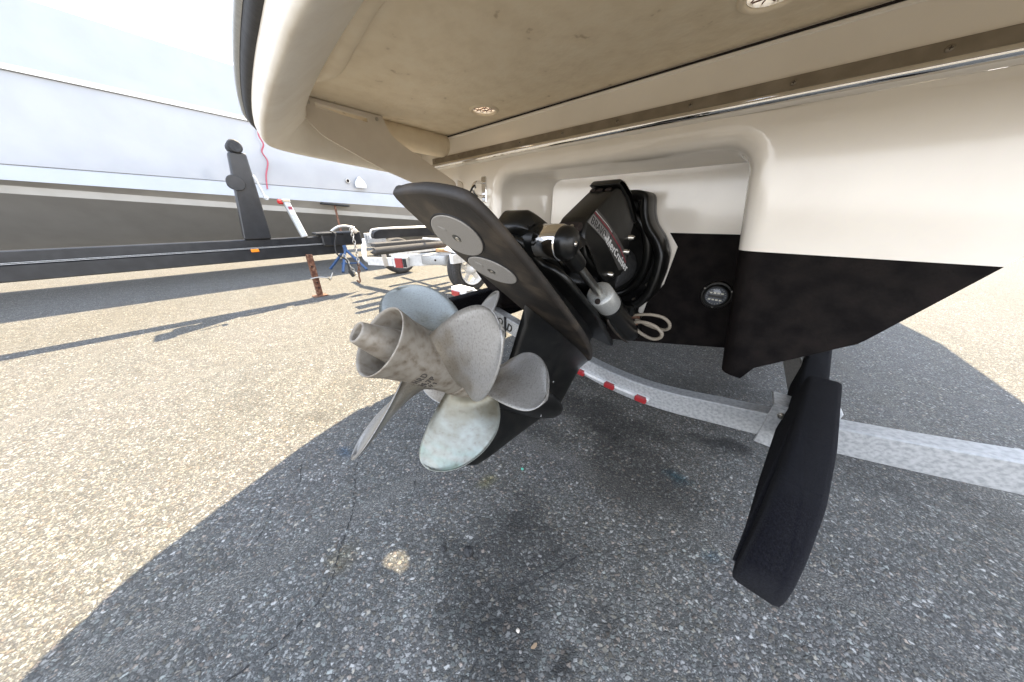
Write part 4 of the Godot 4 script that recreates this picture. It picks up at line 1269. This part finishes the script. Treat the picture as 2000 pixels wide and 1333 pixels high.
func wheel_rim(r: float, w: float) -> ArrayMesh:
	var st := begin()
	lathe_on(st, [Vector2(-w * .6, r), Vector2(-w * .3, r * .93), Vector2(w * .3, r * .90), Vector2(w * .62, r * .96), Vector2(w * .70, r * 1.01), Vector2(w * .66, r * 1.0), Vector2(w * .45, r * .86), Vector2(w * .20, r * .80)], Vector3.ZERO, Basis.IDENTITY, 40, false)
	lathe_on(st, [Vector2(w * .1, r * .42), Vector2(w * .42, r * .36), Vector2(w * .50, r * .22), Vector2(w * .85, r * .20), Vector2(w * .95, r * .14), Vector2(w * .96, .001)], Vector3.ZERO, Basis.IDENTITY, 28)
	for k in 5:
		var a := TAU * k / 5 + .3
		var b := Basis(Vector3.BACK, a)
		box_on(st, b * Vector3(r * .60, 0, w * .26), Vector3(r * .52, r * .30, w * .16), .006, b)
	return done(st)

# ---------------------------------------------------------------- neighbours in the yard
func build_black_trailer() -> void:
	var at := Vector3(-3.67, 0, -.75)
	var t := root_of("black_trailer", "black trailer tongue with striped side, rusty foot and hanging chain", "trailer", at)
	var p := func(x: float, y: float, z: float) -> Vector3: return Vector3(x, y, z) - at
	put("upper_rail", box(p.call(-3.72, .607, 1.45), Vector3(.10, .076, 5.2), .006), M.black_frame, t)
	put("lower_rail", box(p.call(-3.72, .5035, 1.45), Vector3(.095, .108, 5.15), .006), M.black_frame, t)
	put("rail_web", box(p.call(-3.735, .563, 1.45), Vector3(.06, .02, 5.0), .002), M.black_frame, t)
	for y in [.5665, .5585]:
		put("pinstripe", box(p.call(-3.6705, y + .004, 1.45), Vector3(.002, .0035, 5.1), .0004), M.galvanised, t)
	put("oval_badge", slab(rounded([Vector2(-.05, 0), Vector2(0, .022), Vector2(.05, 0), Vector2(0, -.022)], 6), func(q, k): return p.call(-3.669 + k * .004, .575 + q.y, -.985 + q.x)), M.white_paint, t)
	put("coupler", box(p.call(-3.70, .615, -1.14), Vector3(.13, .15, .42), .012), M.black_frame, t)
	put("coupler_cap", box(p.call(-3.70, .672, -1.02), Vector3(.15, .03, .28), .008), M.black_frame, t)
	put("coupler_latch", tube([p.call(-3.68, .69, -1.05), p.call(-3.66, .735, -1.12), p.call(-3.66, .745, -1.20), p.call(-3.66, .725, -1.30)], .014, 8), M.galvanised, t)
	put("latch_handle", lathe([Vector2(-.02, .01), Vector2(-.015, .028), Vector2(.015, .028), Vector2(.02, .01)], p.call(-3.64, .69, -1.29), Basis(Vector3.BACK, Vector3.UP, Vector3.RIGHT), 20), M.pebble, t)
	# galvanised jack standing on the tongue, red handle on top
	put("tongue_jack", bar(p.call(-3.66, .645, -.782), p.call(-3.74, .985, -.735), .055, .055, .006), M.galvanised, t)
	put("jack_cap", box(p.call(-3.74, .992, -.735), Vector3(.065, .03, .07), .006), M.steel, t)
	put("jack_handle", box(p.call(-3.735, .982, -.69), Vector3(.04, .045, .05), .012), M.red_plastic, t)
	put("jack_sticker", box(p.call(-3.688, .90, -.75), Vector3(.004, .07, .04), .0005, Basis(Vector3.BACK, .23)), M.white_paint, t)
	put("jack_sticker", box(p.call(-3.693, .925, -.7475), Vector3(.0045, .03, .034), .0005, Basis(Vector3.BACK, .23)), M.maroon_print, t)
	# rusty drop foot with pin holes
	var leg := put("drop_foot", bar(p.call(-3.66, .47, -.765), p.call(-3.66, .005, -.745), .058, .048, .004), M.rust, t)
	for y in [.10, .16, .22, .34]:
		put("pin_hole", rod(p.call(-3.637, y, -.751), p.call(-3.629, y, -.751), .009, 12), M.dark_hole, leg)
	put("foot_plate", box(p.call(-3.66, .006, -.745), Vector3(.11, .008, .14), .002), M.rust, t)
	put("foot_pin", tube([p.call(-3.62, .215, -.70), p.call(-3.61, .22, -.78), p.call(-3.60, .20, -.86), p.call(-3.62, .17, -.88), p.call(-3.62, .20, -.90), p.call(-3.62, .25, -.93)], .007, 8), M.steel, t)
	# winch post and lever
	var post := slab(cornered([Vector2(-.505, .645), Vector2(-.535, 1.10), Vector2(-.55, 1.36), Vector2(-.43, 1.36), Vector2(-.30, .645)], .02, 3), func(q, k): return p.call(-3.74 + k * .09, q.y, q.x), .01, .09)
	put("winch_post", post, M.black_frame, t)
	put("winch_drum", rod(p.call(-3.80, 1.12, -.40), p.call(-3.63, 1.12, -.40), .05, 22), M.black_frame, t)
	put("winch_flange", rod(p.call(-3.636, 1.12, -.40), p.call(-3.628, 1.12, -.40), .062, 24), M.black_frame, t)
	put("bow_roller", rod(p.call(-3.80, 1.40, -.49), p.call(-3.62, 1.40, -.49), .05, 18), M.rubber, t)
	put("winch_lever", tube([p.call(-3.60, 1.18, -.535), p.call(-3.59, 1.16, -.54), p.call(-3.59, 1.005, -.56)], .009, 8), M.galvanised, t)
	put("lever_knob", rod(p.call(-3.59, 1.0, -.56), p.call(-3.53, 1.0, -.56), .016, 14), M.galvanised, t)
	put("side_marker", box(p.call(-3.664, .545, -.345), Vector3(.014, .03, .06), .004), M.amber, t)
	# safety chains: links of bent rod
	var chain := [[Vector3(-3.60, .70, -1.24), Vector3(-3.59, .50, -1.235), Vector3(-3.58, .32, -1.22), Vector3(-3.585, .17, -1.19)], [Vector3(-3.62, .42, -1.10), Vector3(-3.60, .30, -1.13), Vector3(-3.58, .19, -1.17)]]
	for c in chain:
		var path := smooth_path(c, 12)
		var dist := 0.0
		var n := 0
		var nxt := 0.0
		for i in path.size() - 1:
			dist += path[i].distance_to(path[i + 1])
			if dist >= nxt:
				nxt += .034
				var dirn := (path[i + 1] - path[i]).normalized()
				var b := basis_along(dirn)
				var sd: Vector3 = b.x if n % 2 == 0 else b.y
				var o: Vector3 = path[i] - at
				var pts := []
				for k in 13:
					var a := TAU * k / 12
					pts.append(o + dirn * cos(a) * .024 + sd * sin(a) * .014)
				put("chain_link", tube(pts, .0052, 6, 1), M.rust if n > 11 else M.steel, t)
				n += 1
	put("chain_hook", tube([Vector3(-3.585, .17, -1.19) - at, Vector3(-3.58, .12, -1.19) - at, Vector3(-3.57, .10, -1.17) - at, Vector3(-3.57, .13, -1.15) - at], .010, 8), M.rust, t)
	put("cable", tube([p.call(-3.60, .70, -1.02), p.call(-3.59, .66, -1.06), p.call(-3.60, .56, -1.03), p.call(-3.59, .46, -1.02), p.call(-3.60, .40, -1.08), p.call(-3.60, .36, -1.11), p.call(-3.585, .24, -1.10)], .008, 8), M.rubber, t)
	put("cable_plug", rod(p.call(-3.585, .25, -1.10), p.call(-3.58, .18, -1.13), .02, 14), M.rubber, t)

func build_white_trailer() -> void:
	var at := Vector3(-3.1, 0, -2.0)
	var t := root_of("empty_trailer", "empty white boat trailer with black carpeted bunks and red tail light", "trailer", at)
	var p := func(x: float, y: float, z: float) -> Vector3: return Vector3(x, y, z) - at
	put("rear_cross_member", bar(p.call(-3.36, .335, -1.56), p.call(-2.58, .40, -2.06), .05, .145, .004), M.white_paint, t)
	put("rear_cross_member", bar(p.call(-3.36, .325, -1.56), p.call(-3.85, .30, -1.45), .05, .10, .004), M.white_paint, t)
	var mb := Basis(Vector3.UP, .588)
	var mc := p.call(-2.84, .378, -1.86) as Vector3
	put("corner_bracket", slab(cornered([Vector2(-.19, 0), Vector2(-.17, .07), Vector2(-.05, .10), Vector2(.14, .09), Vector2(.2, 0)], .03, 3), func(q, k): return mc + mb * Vector3(q.x, -.055 + .105 * k, q.y), .004, .10), M.galvanised, t)
	put("drain_plug", rod(mc + mb * Vector3(.02, 0, .09), mc + mb * Vector3(.02, 0, .103), .012, 14), M.dark_hole, t)
	var lc := p.call(-3.20, .335, -1.60) as Vector3
	var tl := put("tail_light_box", box(lc, Vector3(.15, .13, .10), .006, mb), M.white_paint, t)
	put("red_tail_lens", box(lc + mb * Vector3(-.025, -.005, .052), Vector3(.10, .115, .012), .004, mb), M.red_lens, tl)
	put("side_lens", box(lc + mb * Vector3(.052, -.005, .052), Vector3(.044, .10, .010), .002, mb), M.rubber, tl)
	# side rails: far one bends down to the rear member
	put("side_rail", bar(p.call(-2.44, .42, -1.78), p.call(-2.44, .44, -5.2), .06, .10), M.white_paint, t)
	put("side_rail", bar(p.call(-3.62, .42, -1.78), p.call(-3.62, .46, -5.2), .06, .10), M.white_paint, t)
	put("bent_rail", tube([p.call(-4.30, .54, -1.62), p.call(-4.22, .43, -1.56), p.call(-4.05, .33, -1.48), p.call(-3.85, .30, -1.45)], .03, 12), M.white_paint, t)
	for x in [-3.45]:
		put("bunk_post", bar(p.call(x, .27, -1.50), p.call(x + .01, .53, -1.48), .05, .03), M.pebble, t)
	# bunks and the black guide with a white edge
	put("carpeted_bunk", slab(cornered([Vector2(-1.22, .55), Vector2(-1.22, .590), Vector2(-3.9, .615), Vector2(-3.9, .56)], .012, 3), func(q, k): return p.call(-3.10 + k * .12, q.y, q.x), .008, .12), M.carpet_grey, t)
	put("carpeted_bunk", tube([p.call(-2.86, .525, -1.16), p.call(-2.86, .528, -1.25), p.call(-2.86, .540, -2.2), p.call(-2.86, .55, -3.4)], .038, 14), M.carpet_grey, t)
	put("guide_board", slab(cornered([Vector2(-1.33, .615), Vector2(-1.34, .68), Vector2(-1.42, .715), Vector2(-2.55, .725), Vector2(-2.6, .615)], .03, 4), func(q, k): return p.call(-3.32 + k * .06, q.y, q.x), .004, .06), M.black_frame, t)
	put("guide_trim", tube([p.call(-3.30, .620, -1.322), p.call(-3.30, .682, -1.332), p.call(-3.30, .718, -1.42), p.call(-3.30, .728, -2.0), p.call(-3.30, .729, -2.55)], .010, 8), M.white_paint, t)
	put("hinge_bracket", box(p.call(-3.55, .585, -1.40), Vector3(.02, .16, .10), .003), M.galvanised, t)
	put("hinge_bracket", box(p.call(-3.52, .60, -1.48), Vector3(.015, .10, .22), .003), M.galvanised, t)
	for q in [Vector2(.63, -1.38), Vector2(.56, -1.38), Vector2(.63, -1.43), Vector2(.56, -1.43)]:
		put("hinge_bolt", rod(p.call(-3.54, q.x, q.y), p.call(-3.528, q.x, q.y), .011, 6), M.steel, t)
	put("stay_wire", tube([p.call(-2.42, .46, -1.86), p.call(-2.44, .60, -1.80), p.call(-2.90, .615, -1.75)], .012, 8), M.white_paint, t)
	# wheels and fenders
	for k in 2:
		var x := -2.50 if k == 0 else -4.25
		var w := put("wheel", wheel_tyre(.275, .17), M.tyre, t, Transform3D(Basis(Vector3.UP, PI / 2 if k == 0 else -PI / 2), p.call(x, .275, -2.07)))
		put("rim", wheel_rim(.185, .12), M.white_paint, w)
	var fd := begin()
	var rows := []
	for k in 13:
		var a := PI * (.25 + .5 * k / 12.0)
		var c := Vector3(0, .275 + .33 * sin(a), -2.07 + .34 * cos(a))
		rows.append(PackedVector3Array([p.call(-2.62, c.y, c.z), p.call(-2.40, c.y, c.z), p.call(-2.395, c.y - .03, c.z), p.call(-2.62, c.y - .012, c.z)]))
	rings(fd, rows)
	put("fender", done(fd), M.white_paint, t)
	put("axle", rod(p.call(-4.0, .275, -2.07), p.call(-2.5, .275, -2.07), .025, 12), M.galvanised, t)
	var wd := put("wood_block", box(Vector3.ZERO, Vector3(.30, .035, .09), .003), M.wood)
	wd.position = Vector3(-2.70, .481, -1.95)
	wd.rotation.y = .53
	tag(wd, "orange brown wood block lying on the white trailer's rear member", "wood block")

func build_yacht() -> void:
	var y := root_of("neighbour_yacht", "large white cruiser hull with grey bottom propped up behind the trailers", "boat", Vector3(-6.6, 0, -2.0))
	var off := Transform3D(Basis.IDENTITY, Vector3(6.6, 0, 2.0))
	# heights run down slightly towards the stern (negative z)
	var ya := func(z: float) -> float: return 1.283 + .0148 * z
	var yb := func(z: float) -> float: return 1.126 + .038 * z
	var yc := func(z: float) -> float: return .987 + .063 * z
	var zs := [-9.0, -6.0, -4.0, -2.5, -1.0, 0.5, 2.0, 3.5, 5.0]
	var xin := func(z: float) -> float: return -.9 * pow(maxf(z - 2.0, 0) / 3.0, 2)
	var strip := func(q0: Callable, q1: Callable, m: Material, called: String) -> MeshInstance3D:
		var st := begin()
		for i in zs.size() - 1:
			quad(st, q0.call(zs[i]), q1.call(zs[i]), q1.call(zs[i + 1]), q0.call(zs[i + 1]))
		return put(called, done(st), m, y, off)
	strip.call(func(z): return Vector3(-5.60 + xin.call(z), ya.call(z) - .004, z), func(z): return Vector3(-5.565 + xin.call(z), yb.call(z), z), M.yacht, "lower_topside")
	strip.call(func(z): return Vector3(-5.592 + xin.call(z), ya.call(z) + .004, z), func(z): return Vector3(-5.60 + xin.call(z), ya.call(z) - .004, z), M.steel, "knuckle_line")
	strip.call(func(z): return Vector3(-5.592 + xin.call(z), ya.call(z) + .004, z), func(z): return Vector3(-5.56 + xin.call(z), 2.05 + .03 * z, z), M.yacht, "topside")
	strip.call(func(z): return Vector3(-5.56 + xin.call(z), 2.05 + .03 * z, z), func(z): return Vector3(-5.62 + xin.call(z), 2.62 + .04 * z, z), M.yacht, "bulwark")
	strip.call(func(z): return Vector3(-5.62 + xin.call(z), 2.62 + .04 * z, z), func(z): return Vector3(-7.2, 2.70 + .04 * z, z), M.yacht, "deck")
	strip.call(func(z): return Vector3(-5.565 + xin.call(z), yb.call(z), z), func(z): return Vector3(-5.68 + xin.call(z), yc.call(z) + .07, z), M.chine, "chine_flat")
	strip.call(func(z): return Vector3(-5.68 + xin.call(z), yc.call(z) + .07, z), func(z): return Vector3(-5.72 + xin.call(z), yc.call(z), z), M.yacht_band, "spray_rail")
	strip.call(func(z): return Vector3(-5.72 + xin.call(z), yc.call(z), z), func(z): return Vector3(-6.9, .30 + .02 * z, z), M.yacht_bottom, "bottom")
	put("transom", box(Vector3(-7.2, 1.6, -9.0), Vector3(3.2, 2.0, .1), .03), M.yacht, y, off)
	put("far_side", box(Vector3(-8.7, 1.6, -2.5), Vector3(.1, 2.0, 13.0), .03), M.yacht, y, off)
	# clam-shell vent and through-hull fitting
	var cl := begin()
	sheet_on(cl, func(u, v):
		var a: float = PI * u
		var w := .085 * sin(PI * minf(v * .62 + .02, 1)) + .01
		return Vector3(-5.555 + .045 * sin(a) * sin(PI * minf(v * .7, 1)) + .02, 1.475 - .17 * v, -2.25 - w * cos(a)), 12, 12)
	put("vent_scoop", done(cl), M.white_paint, y, off)
	put("through_hull_fitting", lathe([Vector2(0, .036), Vector2(.008, .034), Vector2(.010, .026), Vector2(.006, .022), Vector2(-.01, .018)], Vector3(-5.562, 1.40, -2.06), Basis(Vector3.BACK, Vector3.UP, Vector3.RIGHT), 24), M.steel, y, off)
	put("fitting_hole", lathe([Vector2(.0065, .021), Vector2(.007, .001)], Vector3(-5.562, 1.40, -2.06), Basis(Vector3.BACK, Vector3.UP, Vector3.RIGHT), 20), M.dark_hole, y, off)
	put("rub_rail", bar(Vector3(-5.555, 2.05 - .03 * 9, -9), Vector3(-5.555, 2.05 + .03 * 2, 2), .04, .05), M.steel, y, off)
	var rp := put("dock_line", tube([Vector3(-5.44, 2.02, -1.10), Vector3(-5.47, 1.86, -1.03), Vector3(-5.49, 1.75, -1.05), Vector3(-5.52, 1.66, -1.01), Vector3(-5.545, 1.55, -1.04), Vector3(-5.56, 1.38, -.97), Vector3(-5.565, 1.21, -.93)], .009, 8), M.rope)
	tag(rp, "thin red rope hanging down the white cruiser's side", "rope")
	# boat stand
	var at := Vector3(-5.13, 0, -1.53)
	var s := root_of("boat_stand", "boat stand with blue tripod, rusty post and dark pad under the cruiser", "stand", at)
	var apex := Vector3(-5.33, .33, -1.66) - at
	for f in [Vector3(-5.463, 0.01, -1.381), Vector3(-4.989, 0.01, -1.43), Vector3(-4.921, 0.01, -1.789), Vector3(-5.60, .01, -1.95)]:
		put("leg", rod(f - at, apex, .022, 10), M.blue_steel, s)
	put("brace", rod(Vector3(-5.23, .11, -1.51) - at, Vector3(-5.10, .11, -1.73) - at, .012, 8), M.blue_steel, s)
	put("collar", rod(apex - Vector3(0, .06, 0), apex + Vector3(-.004, .10, .004), .034, 14), M.blue_steel, s)
	put("post", rod(apex, Vector3(-5.52, 1.02, -1.74) - at, .017, 12), M.rust, s)
	put("pad", bar(Vector3(-5.56, 1.042, -1.55) - at, Vector3(-5.54, 1.012, -1.96) - at, .16, .025, .006), M.rubber, s)
	# a darker hull and more gear further off, seen under the cruiser
	var far := root_of("far_boat", "long dark blue hull on blocks far behind the white cruiser", "boat", Vector3(-15, 0, -9))
	var hull := begin()
	rings(hull, [
		PackedVector3Array([Vector3(-1, 2.0, -7), Vector3(-1, 1.0, -7), Vector3(0, .6, -7), Vector3(1, 1.0, -7), Vector3(1.2, 2.0, -7)]),
		PackedVector3Array([Vector3(-1.4, 2.0, -2), Vector3(-1.2, .9, -2), Vector3(0, .5, -2), Vector3(1.2, .9, -2), Vector3(1.4, 2.0, -2)]),
		PackedVector3Array([Vector3(-1.2, 2.2, 3), Vector3(-.9, 1.0, 3), Vector3(0, .6, 3), Vector3(.9, 1.0, 3), Vector3(1.3, 2.2, 3)]),
		PackedVector3Array([Vector3(-.05, 2.5, 6.5), Vector3(-.04, 1.8, 6.2), Vector3(0, 1.5, 6), Vector3(.04, 1.8, 6.2), Vector3(.05, 2.5, 6.5)])])
	put("hull", done(hull), M.blue_steel, far)
	for z in [-4.0, 0.5]:
		put("block", box(Vector3(0, .27, z), Vector3(.5, .54, .4), .02), M.wood, far)

# ---------------------------------------------------------------- scene
func _ready() -> void:
	rng.seed = 11
	var cam := Camera3D.new()
	cam.name = "camera"
	cam.fov = 106.24
	cam.near = 0.02
	cam.far = 1200.0
	cam.position = Vector3(0, .85, 0)
	cam.rotation = Vector3(deg_to_rad(-26.0), deg_to_rad(41.0), 0)
	add_child(cam)
	cam.current = true
	var env := Environment.new()
	env.background_mode = Environment.BG_SKY
	var sm := ProceduralSkyMaterial.new()
	sm.sky_top_color = Color(.64, .68, .75)
	sm.sky_horizon_color = Color(.90, .90, .90)
	sm.sky_curve = .16
	sm.sky_energy_multiplier = 1.15
	sm.ground_bottom_color = Color(.36, .33, .30)
	sm.ground_horizon_color = Color(.66, .66, .66)
	var sky := Sky.new()
	sky.sky_material = sm
	env.sky = sky
	env.tonemap_mode = Environment.TONE_MAPPER_LINEAR
	env.tonemap_exposure = 5.6
	env.sdfgi_enabled = true
	env.ssao_enabled = true
	env.ssil_enabled = true
	var we := WorldEnvironment.new()
	we.name = "world_environment"
	we.environment = env
	add_child(we)
	var sun := DirectionalLight3D.new()
	sun.name = "sun"
	sun.light_energy = 1.5
	sun.light_color = Color(1.0, .92, .78)
	sun.light_angular_distance = .5
	sun.shadow_enabled = true
	add_child(sun)
	sun.look_at_from_position(Vector3(-.39, 1.2, -.77), Vector3.ZERO, Vector3.UP)
	materials()
	build_ground()
	build_boat()
	build_drive()
	build_strap()
	build_trailer()
	build_black_trailer()
	build_white_trailer()
	build_yacht()
	build_debris()
